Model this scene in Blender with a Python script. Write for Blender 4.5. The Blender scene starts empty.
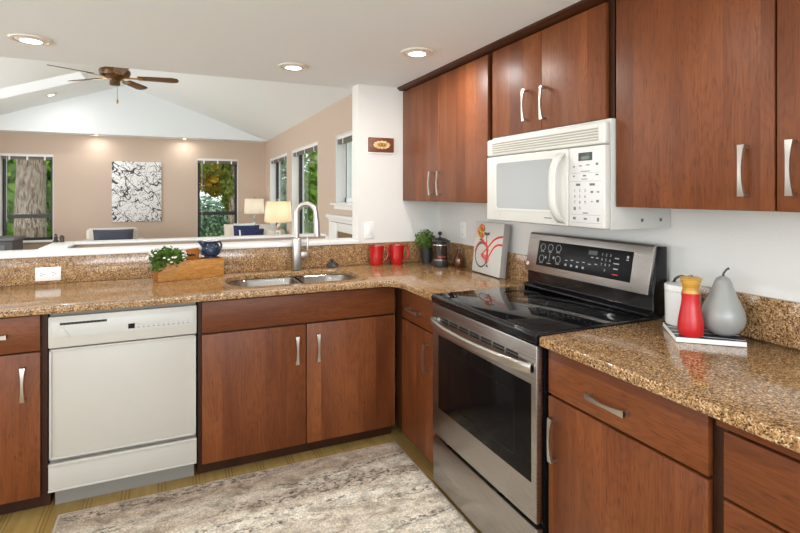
import bpy, bmesh, math, random
from mathutils import Vector, Matrix
random.seed(7)
S = bpy.context.scene
COL = S.collection
PI = math.pi

# ------------------------------------------------------------------ camera
cam_d = bpy.data.cameras.new('camera')
cam = bpy.data.objects.new('camera', cam_d); COL.objects.link(cam)
cam.location = (-1.777, -3.245, 1.395)
cam.rotation_euler = (PI/2, 0, math.radians(-24.093))
cam_d.sensor_width = 36.0; cam_d.lens = 504.26/800*36
cam_d.shift_x = 0.95/800; cam_d.shift_y = -(266.5-193.81)/800
cam_d.clip_start = 0.05; cam_d.clip_end = 200
S.camera = cam
# ------------------------------------------------------------------ world, big lights, exposure
W = bpy.data.worlds.new('world'); S.world = W; W.use_nodes = True
bg = W.node_tree.nodes['Background']
bg.inputs[0].default_value = (0.93, 0.97, 1.0, 1); bg.inputs[1].default_value = 1.5
S.view_settings.view_transform = 'Standard'; S.view_settings.look = 'None'
S.view_settings.exposure = 0.0; S.view_settings.gamma = 1.0
try: S.view_settings.use_curve_mapping = False
except Exception: pass
S.cycles.max_bounces = 10; S.cycles.diffuse_bounces = 6; S.cycles.transparent_max_bounces = 16
S.cycles.sample_clamp_indirect = 8.0
def area(name, loc, rot, sx, sy, power, color=(1,1,1), shape='RECTANGLE', parent=None, spread=PI):
    l = bpy.data.lights.new(name, 'AREA'); l.shape = shape; l.size = sx; l.size_y = sy
    l.energy = power; l.color = color; l.spread = spread
    o = bpy.data.objects.new(name, l); COL.objects.link(o); o.location = loc; o.rotation_euler = rot
    if parent: o.parent = parent
    return o
# unseen fill lamps added behind the camera and at left, tilted at the ceiling
area('rear_fill', (-2.3, -5.42, 1.5), (PI/2+0.75, 0, 0), 3.4, 1.1, 132, (0.88, 0.95, 1.0))
area('side_fill', (-4.58, -2.6, 1.5), (0, -PI/2-0.75, 0), 1.1, 3.0, 45, (0.88, 0.95, 1.0))
# fill lamp added at the living room's left side, out of frame
area('living_fill', (-5.05, 3.6, 1.2), (0, -PI/2-0.15, 0), 1.8, 5.0, 110, (0.99, 0.99, 0.98))
CAN_POWER = 6.0
CAN_COLOR = (1.0, 0.965, 0.92)

sun_d = bpy.data.lights.new('sun', 'SUN'); sun_d.energy = 2.0; sun_d.angle = 0.02; sun_d.color = (1.0, 0.95, 0.86)
sun = bpy.data.objects.new('sun', sun_d); COL.objects.link(sun); sun.location = (0, -10, 20); sun.rotation_euler = (math.radians(23), 0, 0)

# ------------------------------------------------------------------ node helper + materials
class NT:
    def __init__(s, name):
        s.m = bpy.data.materials.new(name); s.m.use_nodes = True
        s.t = s.m.node_tree; s.p = s.t.nodes['Principled BSDF']
    def n(s, kind, ins=None, **kw):
        nd = s.t.nodes.new('ShaderNode'+kind)
        for k, v in kw.items(): setattr(nd, k, v)
        for k, v in (ins or {}).items():
            sock = nd.inputs[k]
            if isinstance(v, bpy.types.NodeSocket): s.t.links.new(v, sock)
            else: sock.default_value = v
        return nd
    def link(s, a, b): s.t.links.new(a, b)
    def set(s, **kw):
        names = dict(col='Base Color', rough='Roughness', metal='Metallic', spec='Specular IOR Level', coat='Coat Weight',
                     coatr='Coat Roughness', trans='Transmission Weight', ior='IOR', em='Emission Color', ems='Emission Strength', normal='Normal', alpha='Alpha', aniso='Anisotropic', sheen='Sheen Weight')
        for k, v in kw.items():
            sock = s.p.inputs[names[k]]
            if isinstance(v, bpy.types.NodeSocket): s.t.links.new(v, sock)
            elif k in ('col', 'em'): sock.default_value = (*v[:3], 1)
            else: sock.default_value = v
        return s
    def math(s, op, a, b=0.0, c=None):
        ins = {0: a, 1: b}
        if c is not None: ins[2] = c
        return s.n('Math', ins, operation=op).outputs[0]
    def ramp(s, fac, stops, interp='LINEAR'):
        r = s.n('ValToRGB', {0: fac}); cr = r.color_ramp; cr.interpolation = interp
        while len(cr.elements) < len(stops): cr.elements.new(0.5)
        for e, (p, c) in zip(cr.elements, stops): e.position = p; e.color = (*c, 1)
        return r.outputs[0]
    def mix(s, fac, a, b, mode='MIX'):
        m = s.n('Mix', data_type='RGBA', blend_type=mode)
        for i, v in ((0, fac), (6, a), (7, b)):
            if isinstance(v, bpy.types.NodeSocket): s.link(v, m.inputs[i])
            else: m.inputs[i].default_value = v if i == 0 else (*v[:3], 1)
        return m.outputs[2]
    def coords(s):
        tc = s.n('TexCoord'); sep = s.n('SeparateXYZ', {0: tc.outputs['Object']})
        return tc.outputs['Object'], sep.outputs[0], sep.outputs[1], sep.outputs[2]
    def vec(s, x, y, z=0.0): return s.n('CombineXYZ', {0: x, 1: y, 2: z}).outputs[0]
    def noise(s, v, scale, detail=2.0, rough=0.5, dist=0.0):
        return s.n('TexNoise', {'Vector': v, 'Scale': scale, 'Detail': detail, 'Roughness': rough, 'Distortion': dist}).outputs[0]
    def bump(s, h, strength=0.2, dist=0.01):
        return s.n('Bump', {'Strength': strength, 'Distance': dist, 'Height': h}).outputs[0]

def plain(name, col, rough=0.5, metal=0.0, spec=0.5, coat=0.0, bumpy=0.0, bscale=300.0, vary=0.0):
    t = NT(name); t.set(col=col, rough=rough, metal=metal, spec=spec, coat=coat, coatr=0.08)
    if bumpy or vary:
        o, x, y, z = t.coords(); nz = t.noise(o, bscale, 3.0)
        if bumpy: t.set(normal=t.bump(nz, bumpy, 0.004))
        if vary:
            t.set(col=t.mix(nz, tuple(c*(1-vary) for c in col), tuple(min(1, c*(1+vary)) for c in col)))
    return t.m

def cherry(name, vertical, dark=1.0):
    t = NT(name); o, x, y, z = t.coords()
    rnd = t.n('ObjectInfo').outputs['Random']
    h = t.math('ADD', x, y)
    ac, al = (h, z) if vertical else (z, h)
    ac = t.math('ADD', ac, t.math('MULTIPLY', rnd, 7.3)); al = t.math('ADD', al, t.math('MULTIPLY', rnd, 3.1))
    strip = t.math('FLOOR', t.math('DIVIDE', ac, 0.105 if vertical else 0.31))
    wn = t.n('TexWhiteNoise', {'W': strip}, noise_dimensions='1D').outputs[0]
    off = t.math('MULTIPLY', wn, 31.0)
    v1 = t.vec(t.math('ADD', t.math('MULTIPLY', ac, 9.0), off), t.math('MULTIPLY', al, 1.5), off)
    big = t.noise(v1, 1.0, 2.0, 0.45, 0.3)
    rings = t.math('SINE', t.math('MULTIPLY', big, 75.0))
    rings = t.math('POWER', t.math('ABSOLUTE', rings), 5.0)
    v2 = t.vec(t.math('MULTIPLY', ac, 230.0), t.math('MULTIPLY', al, 7.0), off)
    fib = t.noise(v2, 1.0, 3.0, 0.6)
    base = t.ramp(big, [(0.25, (0.122, 0.033, 0.0092)), (0.5, (0.172, 0.049, 0.0135)), (0.78, (0.240, 0.075, 0.0215))])
    tone = t.ramp(wn, [(0.0, (0.80, 0.76, 0.74)), (0.5, (1.0, 1.0, 1.0)), (1.0, (1.16, 1.2, 1.25))])
    c = t.mix(1.0, base, tone, 'MULTIPLY')
    c = t.mix(t.math('MULTIPLY', rings, 0.24), c, (0.085, 0.020, 0.007))
    fl = t.noise(t.vec(t.math('MULTIPLY', ac, 150.0), t.math('MULTIPLY', al, 22.0), t.math('ADD', off, 3.0)), 1.0, 2.0, 0.5)
    c = t.mix(t.ramp(fl, [(0.60, (0, 0, 0)), (0.72, (0.5, 0.5, 0.5))]), c, (0.06, 0.014, 0.005))
    fm = t.ramp(fib, [(0.3, (0.72, 0.68, 0.66)), (0.62, (1.08, 1.08, 1.08))])
    c = t.mix(0.75, c, fm, 'MULTIPLY')
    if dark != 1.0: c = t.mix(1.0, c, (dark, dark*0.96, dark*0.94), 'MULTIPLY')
    t.set(col=c, rough=0.43, spec=0.30, normal=t.bump(fib, 0.05, 0.001))
    return t.m

def granite():
    t = NT('granite'); o, x, y, z = t.coords()
    wv = t.n('VectorMath', {0: o, 1: t.n('TexNoise', {'Vector': o, 'Scale': 55.0, 'Detail': 2.0}).outputs[1]}, operation='MULTIPLY_ADD')
    wv.inputs[1].default_value = (1, 1, 1)
    nv = t.n('TexNoise', {'Vector': o, 'Scale': 70.0, 'Detail': 2.0}).outputs[1]
    sc = t.n('VectorMath', {0: nv}, operation='SCALE'); sc.inputs['Scale'].default_value = 0.012
    ov = t.n('VectorMath', {0: o, 1: sc.outputs[0]}, operation='ADD').outputs[0]
    vo = t.n('TexVoronoi', {'Vector': ov, 'Scale': 270.0, 'Randomness': 1.0})
    cell = t.n('SeparateColor', {0: vo.outputs['Color']}).outputs[0]
    c = t.ramp(cell, [(0.0, (0.040, 0.020, 0.010)), (0.12, (0.125, 0.064, 0.026)), (0.28, (0.26, 0.145, 0.062)), (0.60, (0.39, 0.232, 0.108)), (0.88, (0.50, 0.320, 0.165)), (0.98, (0.66, 0.49, 0.32))])
    n3 = t.noise(o, 120.0, 2.0, 0.6)
    c = t.mix(1.0, c, t.ramp(n3, [(0.36, (0.54, 0.49, 0.45)), (0.47, (0.97, 0.96, 0.95)), (0.62, (1.16, 1.16, 1.15))]), 'MULTIPLY')
    n2 = t.noise(o, 26.0, 3.0, 0.6)
    c = t.mix(1.0, c, t.ramp(n2, [(0.3, (0.78, 0.72, 0.66)), (0.7, (1.15, 1.15, 1.15))]), 'MULTIPLY')
    t.set(col=c, rough=0.13, spec=0.55)
    return t.m

def brushed(name, col, rough, axis='h', amp=0.025):
    t = NT(name); o, x, y, z = t.coords()
    h = t.math('ADD', x, y)
    v = t.vec(t.math('MULTIPLY', h, 4.0), t.math('MULTIPLY', z, 900.0)) if axis == 'h' else t.vec(t.math('MULTIPLY', h, 900.0), t.math('MULTIPLY', z, 4.0))
    nz = t.noise(v, 1.0, 2.0)
    t.set(col=t.mix(nz, tuple(c*(1-amp) for c in col), tuple(min(1, c*(1+amp)) for c in col)), metal=1.0,
          rough=t.math('ADD', t.math('MULTIPLY', nz, 0.05), rough-0.025))
    return t.m

def vinyl():
    t = NT('vinyl_floor'); o, x, y, z = t.coords()
    def groups(u, per, offs, wid):
        f = t.math('FRACT', t.math('DIVIDE', t.math('ADD', u, 20*per), per)); acc = None
        for c in offs:
            d = t.math('LESS_THAN', t.math('ABSOLUTE', t.math('SUBTRACT', f, c)), wid)
            acc = d if acc is None else t.math('MAXIMUM', acc, d)
        return acc
    l1 = groups(t.math('ADD', x, 0.08), 0.152, (0.40, 0.50, 0.60), 0.02)
    l2 = groups(t.math('ADD', y, 0.03), 0.912, (0.483, 0.5, 0.517), 0.0035)
    ln = t.math('MAXIMUM', l1, l2)
    g = t.noise(t.vec(t.math('MULTIPLY', x, 40.0), t.math('MULTIPLY', y, 5.0)), 1.0, 3.0)
    tn = t.n('TexWhiteNoise', {'W': t.math('FLOOR', t.math('DIVIDE', t.math('ADD', x, 0.004), 0.152))}, noise_dimensions='1D').outputs[0]
    c = t.ramp(g, [(0.3, (0.31, 0.195, 0.058)), (0.7, (0.42, 0.28, 0.095))])
    c = t.mix(1.0, c, t.ramp(tn, [(0.0, (0.9, 0.88, 0.86)), (1.0, (1.06, 1.06, 1.08))]), 'MULTIPLY')
    c = t.mix(t.math('MULTIPLY', ln, 0.62), c, (0.17, 0.085, 0.02))
    t.set(col=c, rough=0.38, spec=0.4); return t.m

def rug_mat():
    t = NT('rug_pile'); o, x, y, z = t.coords()
    wob = t.noise(t.vec(t.math('MULTIPLY', x, 1.6), t.math('MULTIPLY', y, 2.5), 5.0), 1.0, 2.0)
    yy = t.math('ADD', y, t.math('MULTIPLY', t.math('SUBTRACT', wob, 0.5), 0.10))
    # broad bands across the rug, pale in the middle
    band = t.n('MapRange', {0: yy, 1: -0.65, 2: 0.65, 3: 0.0, 4: 1.0}).outputs[0]
    c = t.ramp(band, [(0.0, (0.50, 0.44, 0.36)), (0.42, (0.66, 0.60, 0.51)), (0.60, (0.60, 0.53, 0.44)), (0.70, (0.70, 0.65, 0.56)), (0.78, (0.50, 0.42, 0.34)), (0.85, (0.58, 0.52, 0.44)), (0.905, (0.40, 0.32, 0.25)), (1.0, (0.43, 0.35, 0.285))])
    big = t.noise(t.vec(t.math('MULTIPLY', x, 9.0), t.math('MULTIPLY', y, 16.0)), 1.0, 5.0, 0.7, 0.5)
    c = t.mix(0.9, c, t.ramp(big, [(0.34, (0.58, 0.53, 0.48)), (0.48, (1.05, 1.04, 1.02)), (0.62, (1.42, 1.42, 1.42))]), 'MULTIPLY')
    rust = t.noise(t.vec(t.math('MULTIPLY', x, 12.0), t.math('MULTIPLY', y, 26.0), 4.0), 1.0, 4.0, 0.7)
    c = t.mix(t.ramp(rust, [(0.56, (0, 0, 0)), (0.68, (0.45, 0.45, 0.45))]), c, (0.40, 0.23, 0.14))
    # dark broken speckles gathered in lines along the rug
    st = t.noise(t.vec(t.math('MULTIPLY', x, 34.0), t.math('MULTIPLY', y, 62.0), 9.0), 1.0, 3.0, 0.7)
    lines = t.noise(t.vec(t.math('MULTIPLY', x, 0.9), t.math('MULTIPLY', yy, 12.0), 2.0), 1.0, 1.0)
    sm = t.math('MULTIPLY', t.ramp(st, [(0.50, (0, 0, 0)), (0.58, (1, 1, 1))]), t.ramp(lines, [(0.50, (0.04, 0.04, 0.04)), (0.60, (1, 1, 1))]))
    c = t.mix(t.math('MULTIPLY', sm, 0.80), c, (0.06, 0.058, 0.055))
    f = t.noise(o, 120.0, 3.0, 0.75)
    c = t.mix(0.8, c, t.ramp(f, [(0.34, (0.50, 0.49, 0.48)), (0.64, (1.22, 1.22, 1.22))]), 'MULTIPLY')
    t.set(col=c, rough=0.95, spec=0.1, normal=t.bump(f, 0.4, 0.006)); return t.m

def bark():
    t = NT('bark'); o, x, y, z = t.coords()
    v = t.vec(t.math('MULTIPLY', x, 20.0), t.math('MULTIPLY', y, 20.0), t.math('MULTIPLY', z, 4.5))
    n = t.noise(v, 1.4, 5.0, 0.65, 0.6)
    t.set(col=t.ramp(n, [(0.40, (0.13, 0.085, 0.06)), (0.5, (0.33, 0.24, 0.18)), (0.60, (0.50, 0.40, 0.33))]), rough=0.95, normal=t.bump(n, 1.0, 0.08)); return t.m

def leafy(name, a, b):
    t = NT(name); o, x, y, z = t.coords()
    wn = t.noise(o, 3.5, 3.0)
    c = t.ramp(wn, [(0.3, a), (0.7, b)])
    d = t.n('BsdfDiffuse', {0: c}); tr = t.n('BsdfTranslucent', {0: c})
    mx = t.n('MixShader', {0: 0.45, 1: d.outputs[0], 2: tr.outputs[0]})
    t.link(mx.outputs[0], t.t.nodes['Material Output'].inputs[0]); return t.m

def window_glass():
    t = NT('window_glass')
    tr = t.n('BsdfTransparent', {0: (0.97, 0.99, 0.98, 1)}); gl = t.n('BsdfGlossy', {'Roughness': 0.02})
    fr = t.n('Fresnel', {0: 1.35})
    mx = t.n('MixShader', {0: t.math('MULTIPLY', fr.outputs[0], 0.25), 1: tr.outputs[0], 2: gl.outputs[0]})
    t.link(mx.outputs[0], t.t.nodes['Material Output'].inputs[0]); return t.m

def shade_mat(name, col):
    t = NT(name)
    d = t.n('BsdfDiffuse', {0: (*col, 1)}); tr = t.n('BsdfTranslucent', {0: (*col, 1)})
    mx = t.n('MixShader', {0: 0.5, 1: d.outputs[0], 2: tr.outputs[0]})
    t.link(mx.outputs[0], t.t.nodes['Material Output'].inputs[0]); return t.m

def emit(name, col, s):
    t = NT(name); t.set(col=(0.9, 0.9, 0.9), em=col, ems=s); return t.m

def branches():
    t = NT('branch_print'); o, x, y, z = t.coords()
    acc = None
    # winding twig lines: thin contours of stretched noise, turned different ways
    for k, (sx, sz, wd, r) in enumerate(((2.0, 1.0, 0.0075, 0.6), (1.1, 2.6, 0.006, -0.5), (3.6, 2.0, 0.007, -0.8), (2.6, 4.2, 0.006, 0.9), (6.0, 4.0, 0.006, 0.3))):
        u = t.math('ADD', x, t.math('MULTIPLY', z, r)); w = t.math('SUBTRACT', z, t.math('MULTIPLY', x, r))
        n = t.noise(t.vec(t.math('MULTIPLY', u, sx), t.math('MULTIPLY', w, sz), k*5.1), 1.0, 2.5, 0.55)
        d = t.math('LESS_THAN', t.math('ABSOLUTE', t.math('SUBTRACT', n, 0.5)), wd)
        acc = d if acc is None else t.math('MAXIMUM', acc, d)
    sp = t.noise(o, 40.0, 3.0, 0.7)
    bgc = t.ramp(sp, [(0.30, (0.25, 0.25, 0.27)), (0.40, (0.70, 0.70, 0.72)), (0.50, (0.84, 0.84, 0.84))])
    t.set(col=t.mix(acc, bgc, (0.05, 0.05, 0.06)), rough=0.6); return t.m

def speckled(name, base, dot, scale=60.0, th=0.22):
    t = NT(name); o, x, y, z = t.coords()
    vo = t.n('TexVoronoi', {'Vector': o, 'Scale': scale}).outputs[0]
    n = t.noise(o, 22.0, 3.0)
    c = t.ramp(n, [(0.35, tuple(v*0.5 for v in base)), (0.65, tuple(v*1.6 for v in base))])
    t.set(col=t.mix(t.math('LESS_THAN', vo, th), c, dot), rough=0.45); return t.m

def boxwood(name, a, b):
    t = NT(name); o, x, y, z = t.coords()
    n = t.noise(t.vec(t.math('MULTIPLY', t.math('ADD', x, y), 5.0), t.math('MULTIPLY', z, 36.0)), 1.0, 3.0, 0.6, 1.0)
    r = t.math('POWER', t.math('ABSOLUTE', t.math('SINE', t.math('MULTIPLY', n, 22.0))), 3.0)
    t.set(col=t.mix(t.math('MULTIPLY', r, 0.5), t.ramp(n, [(0.3, a), (0.7, b)]), tuple(v*0.45 for v in a)), rough=0.42); return t.m

def enamel_red():
    t = NT('red_glaze'); t.set(col=(0.46, 0.010, 0.010), rough=0.18, spec=0.6, coat=0.4, coatr=0.05); return t.m

def book_cover():
    t = NT('book_cover'); o, x, y, z = t.coords()
    u = t.math('ADD', x, y); n = t.noise(o, 9.0, 1.0)
    f = t.math('FRACT', t.math('MULTIPLY', t.math('ADD', u, t.math('MULTIPLY', n, 0.06)), 14.0))
    t.set(col=t.mix(t.math('LESS_THAN', f, 0.13), (0.025, 0.025, 0.028), (0.75, 0.75, 0.75)), rough=0.25); return t.m

M = dict(
    wall_k=plain('kitchen_wall_paint', (0.725, 0.705, 0.67), 0.65, bumpy=0.25, bscale=90),
    wall_l=plain('living_wall_paint', (0.57, 0.45, 0.365), 0.7, bumpy=0.15, bscale=90),
    ceil=plain('ceiling_paint', (0.81, 0.855, 0.885), 0.75, bumpy=0.25, bscale=120),  # cool tint put into the colour to offset warm bounced light
    trim=plain('white_trim_paint', (0.84, 0.84, 0.83), 0.4),
    wood=cherry('cherry_vertical', True), woodh=cherry('cherry_horizontal', False),
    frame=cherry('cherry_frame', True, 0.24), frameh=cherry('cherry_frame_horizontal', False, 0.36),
    granite=granite(), vinyl=vinyl(), rug=rug_mat(), rug_edge=plain('rug_binding', (0.50, 0.43, 0.36), 0.9),
    nickel=plain('satin_nickel', (0.54, 0.51, 0.465), 0.32, 1.0),
    faucet=plain('brushed_nickel', (0.56, 0.53, 0.49), 0.34, 1.0),
    steel=brushed('brushed_steel', (0.41, 0.385, 0.365), 0.28, 'h'), sinkm=brushed('sink_steel', (0.36, 0.35, 0.335), 0.26, 'h', 0.08),
    blackglass=plain('black_glass', (0.006, 0.006, 0.007), 0.05, spec=0.6), panelglass=plain('touch_panel_black', (0.008, 0.008, 0.009), 0.3, spec=0.15), ovenglass=plain('oven_glass', (0.006, 0.005, 0.005), 0.10, spec=0.09),
    black=plain('black_enamel', (0.007, 0.007, 0.008), 0.13, spec=0.35), blackm=plain('matte_black', (0.015, 0.015, 0.016), 0.6),
    gap=plain('dark_gap', (0.010, 0.006, 0.005), 0.8),
    white=plain('appliance_white', (0.62, 0.605, 0.565), 0.28), bisque=plain('appliance_bisque', (0.53, 0.505, 0.455), 0.33),
    bisque2=plain('appliance_bisque_panel', (0.49, 0.465, 0.415), 0.4), whitep=plain('panel_white', (0.63, 0.615, 0.60), 0.4),
    mwglass=plain('microwave_window', (0.26, 0.265, 0.26), 0.2), louver=plain('louver_cream', (0.36, 0.34, 0.27), 0.5),
    greytoe=plain('grey_toe_panel', (0.25, 0.235, 0.21), 0.5), sidegrey=plain('side_metal', (0.52, 0.52, 0.49), 0.4),
    lcd=plain('display_dark', (0.05, 0.06, 0.05), 0.15), ink=plain('grey_ink', (0.13, 0.13, 0.14), 0.6), whiteink=plain('white_ink', (0.42, 0.42, 0.42), 0.6),
    redink=plain('red_ink', (0.65, 0.05, 0.04), 0.5), plate=plain('switch_plate', (0.84, 0.83, 0.80), 0.35),
    red=enamel_red(), redm=plain('red_lacquer', (0.50, 0.014, 0.016), 0.32), yellowwood=boxwood('honey_wood', (0.55, 0.27, 0.04), (0.72, 0.42, 0.09)),
    grey=plain('pear_glaze', (0.30, 0.30, 0.285), 0.33, coat=0.3), ceramic=plain('white_ceramic', (0.78, 0.78, 0.76), 0.22),
    paper=plain('page_edges', (0.82, 0.81, 0.78), 0.8), cover=book_cover(), oak=boxwood('box_wood', (0.42, 0.17, 0.035), (0.62, 0.30, 0.075)),
    sign=boxwood('sign_wood', (0.42, 0.13, 0.02), (0.55, 0.20, 0.04)), navy=speckled('navy_speckle', (0.008, 0.017, 0.045), (0.45, 0.52, 0.62), 75, 0.17),
    leaf=leafy('leaf_green', (0.05, 0.11, 0.018), (0.20, 0.32, 0.07)), leafd=leafy('leaf_deep', (0.06, 0.13, 0.025), (0.26, 0.36, 0.11)),
    petal=plain('white_petal', (0.82, 0.82, 0.78), 0.6), stem=plain('stem_green', (0.10, 0.20, 0.03), 0.7),
    pot=plain('black_pot', (0.02, 0.02, 0.022), 0.5), amber=plain('amber_glass', (0.10, 0.028, 0.008), 0.15, coat=0.5),
    coffee=plain('press_glass', (0.035, 0.020, 0.013), 0.08, spec=0.45), steelplain=plain('polished_steel', (0.6, 0.59, 0.57), 0.2, 1.0),
    canvas=plain('canvas_grey', (0.60, 0.575, 0.53), 0.8, bumpy=0.2, bscale=500, vary=0.06), canvas_s=plain('canvas_edge', (0.34, 0.32, 0.285), 0.85, bumpy=0.2, bscale=500),
    bikered=plain('bike_red', (0.66, 0.045, 0.025), 0.6), tyre=plain('bike_grey', (0.085, 0.09, 0.10), 0.7), orange=plain('bloom_orange', (0.80, 0.22, 0.02), 0.7),
    yellow=plain('bloom_yellow', (0.80, 0.50, 0.03), 0.7), plaque=boxwood('plaque_wood', (0.18, 0.055, 0.022), (0.26, 0.085, 0.035)), cream=plain('cream_carving', (0.74, 0.56, 0.31), 0.6),
    bronze=plain('fan_bronze', (0.15, 0.085, 0.045), 0.38, 0.7), blade=boxwood('fan_blade', (0.13, 0.060, 0.030), (0.19, 0.095, 0.05)), brass=plain('brass', (0.6, 0.38, 0.12), 0.3, 1.0),
    lens=emit('lit_lens', (1.0, 0.93, 0.82), 7.0), baffle=plain('light_baffle', (0.80, 0.78, 0.74), 0.4), ring=plain('light_ring', (0.72, 0.66, 0.58), 0.35),
    winblack=plain('black_window_frame', (0.020, 0.018, 0.018), 0.4), glass=window_glass(), blind=plain('blind_slats', (0.20, 0.18, 0.16), 0.6),
    sofa=plain('sofa_fabric', (0.62, 0.575, 0.51), 0.9, bumpy=0.3, bscale=200), creamf=plain('cream_fabric', (0.78, 0.70, 0.61), 0.9, bumpy=0.2, bscale=200),
    whitef=plain('white_fabric', (0.82, 0.81, 0.79), 0.9), navyf=plain('navy_fabric', (0.022, 0.035, 0.105), 0.85), slate=plain('slate_fabric', (0.055, 0.06, 0.085), 0.85),
    shade=shade_mat('lamp_shade_cloth', (0.84, 0.76, 0.62)), shadew=shade_mat('lamp_shade_white', (0.84, 0.81, 0.75)), crystal=plain('lamp_glass', (0.62, 0.60, 0.57), 0.1, 0.6),
    sidewood=plain('dark_table_wood', (0.05, 0.03, 0.02), 0.4), stove=plain('stove_iron', (0.06, 0.06, 0.065), 0.4), stovetop=plain('stove_top', (0.12, 0.12, 0.13), 0.3), flame=emit('flame', (1.0, 0.40, 0.08), 2.5),
    console=plain('console_grey_white', (0.56, 0.55, 0.52), 0.35), milky=shade_mat('milky_acrylic', (0.92, 0.93, 0.94)), niche=plain('brown_tile', (0.20, 0.115, 0.055), 0.5), art=branches(),
    bark=bark(), l1=leafy('foliage_green', (0.10, 0.20, 0.03), (0.32, 0.52, 0.09)), l2=leafy('foliage_gold', (0.34, 0.22, 0.025), (0.62, 0.40, 0.05)),
    l3=leafy('foliage_olive', (0.16, 0.20, 0.04), (0.44, 0.46, 0.12)), l4=leafy('foliage_blue', (0.14, 0.24, 0.16), (0.40, 0.54, 0.40)), ground=plain('grass_ground', (0.10, 0.17, 0.045), 0.95, vary=0.4, bscale=3),
    plastic=plain('dark_plastic', (0.03, 0.028, 0.027), 0.35),
)

# ------------------------------------------------------------------ mesh helpers
def B(): return bmesh.new()
def merge(bm, tmp, mat=None, mi=0):
    if mat is not None: bmesh.ops.transform(tmp, matrix=mat, verts=tmp.verts)
    for f in tmp.faces: f.material_index = mi
    me = bpy.data.meshes.new('tmp'); tmp.to_mesh(me); tmp.free(); bm.from_mesh(me); bpy.data.meshes.remove(me)
    return bm
def box(bm, x, y, z, bev=0.0, seg=2, mi=0, mat=None):
    t = bmesh.new(); bmesh.ops.create_cube(t, size=1.0)
    x0, x1 = sorted(x); y0, y1 = sorted(y); z0, z1 = sorted(z)
    for v in t.verts: v.co = Vector((x0+(v.co.x+.5)*(x1-x0), y0+(v.co.y+.5)*(y1-y0), z0+(v.co.z+.5)*(z1-z0)))
    if bev > 0: bmesh.ops.bevel(t, geom=t.edges[:], offset=min(bev, 0.49*min(x1-x0, y1-y0, z1-z0)), segments=seg, affect='EDGES', profile=0.5)
    return merge(bm, t, mat, mi)
def lathe(bm, prof, c=(0, 0), n=28, mi=0, mat=None):
    t = bmesh.new(); rings = []
    for r, z in prof:
        if r < 1e-6: rings.append([t.verts.new((c[0], c[1], z))])
        else: rings.append([t.verts.new((c[0]+r*math.cos(2*PI*i/n), c[1]+r*math.sin(2*PI*i/n), z)) for i in range(n)])
    for a, b in zip(rings, rings[1:]):
        for i in range(n):
            j = (i+1) % n
            if len(a) == 1 and len(b) == 1: continue
            if len(a) == 1: t.faces.new((a[0], b[j], b[i]))
            elif len(b) == 1: t.faces.new((a[i], a[j], b[0]))
            else: t.faces.new((a[i], a[j], b[j], b[i]))
    for rr, rev in ((rings[0], True), (rings[-1], False)):
        if len(rr) > 1:
            try: t.faces.new(rr[::-1] if rev else rr)
            except ValueError: pass
    bmesh.ops.recalc_face_normals(t, faces=t.faces[:])
    return merge(bm, t, mat, mi)
def tube(bm, pts, r, n=12, mi=0, mat=None, closed=False):
    pts = [Vector(p) for p in pts]; t = bmesh.new(); rings = []
    rs = r if isinstance(r, (list, tuple)) else [r]*len(pts)
    up = None; N = len(pts)
    for i, p in enumerate(pts):
        if closed: d = pts[(i+1) % N]-pts[i-1]
        else: d = (pts[min(i+1, N-1)]-pts[max(i-1, 0)])
        d.normalize()
        if up is None:
            up = Vector((0, 0, 1)) if abs(d.z) < 0.9 else Vector((1, 0, 0))
        s = d.cross(up); s.normalize(); up = s.cross(d); up.normalize()
        rings.append([t.verts.new(p+rs[i]*(math.cos(2*PI*k/n)*s+math.sin(2*PI*k/n)*up)) for k in range(n)])
    pr = list(zip(rings, rings[1:]))
    if closed: pr.append((rings[-1], rings[0]))
    for a, b in pr:
        for k in range(n): t.faces.new((a[k], a[(k+1) % n], b[(k+1) % n], b[k]))
    if not closed: t.faces.new(rings[0][::-1]); t.faces.new(rings[-1])
    bmesh.ops.recalc_face_normals(t, faces=t.faces[:])
    return merge(bm, t, mat, mi)
def prism(bm, poly, axis, a0, a1, bev=0.0, mi=0, mat=None, seg=2):
    """poly: 2-D outline; axis 'x': (y,z), 'y': (x,z), 'z': (x,y)."""
    t = bmesh.new()
    def P(p, a): return {'x': (a, p[0], p[1]), 'y': (p[0], a, p[1]), 'z': (p[0], p[1], a)}[axis]
    A = [t.verts.new(P(p, a0)) for p in poly]; Bv = [t.verts.new(P(p, a1)) for p in poly]
    t.faces.new(A[::-1]); t.faces.new(Bv); n = len(poly)
    for i in range(n): t.faces.new((A[i], A[(i+1) % n], Bv[(i+1) % n], Bv[i]))
    bmesh.ops.recalc_face_normals(t, faces=t.faces[:])
    if bev > 0: bmesh.ops.bevel(t, geom=t.edges[:], offset=bev, segments=seg, affect='EDGES', profile=0.5)
    return merge(bm, t, mat, mi)
def slab_holes(bm, outer, holes, z0, z1, bev=0.0, mi=0):
    t = bmesh.new()
    for loop in [outer]+holes:
        vs = [t.verts.new((p[0], p[1], z1)) for p in loop]
        for i in range(len(vs)): t.edges.new((vs[i], vs[(i+1) % len(vs)]))
    bmesh.ops.triangle_fill(t, edges=t.edges[:], use_beauty=True, use_dissolve=False)
    r = bmesh.ops.extrude_face_region(t, geom=t.faces[:])
    for v in r['geom']:
        if isinstance(v, bmesh.types.BMVert): v.co.z = z0
    bmesh.ops.recalc_face_normals(t, faces=t.faces[:])
    if bev > 0:
        es = [e for e in t.edges if len(e.link_faces) == 2 and e.calc_face_angle(0) > 1.0 and abs(e.verts[0].co.z-e.verts[1].co.z) < 1e-6]
        bmesh.ops.bevel(t, geom=es, offset=bev, segments=3, affect='EDGES', profile=0.5)
    return merge(bm, t, None, mi)
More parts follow.
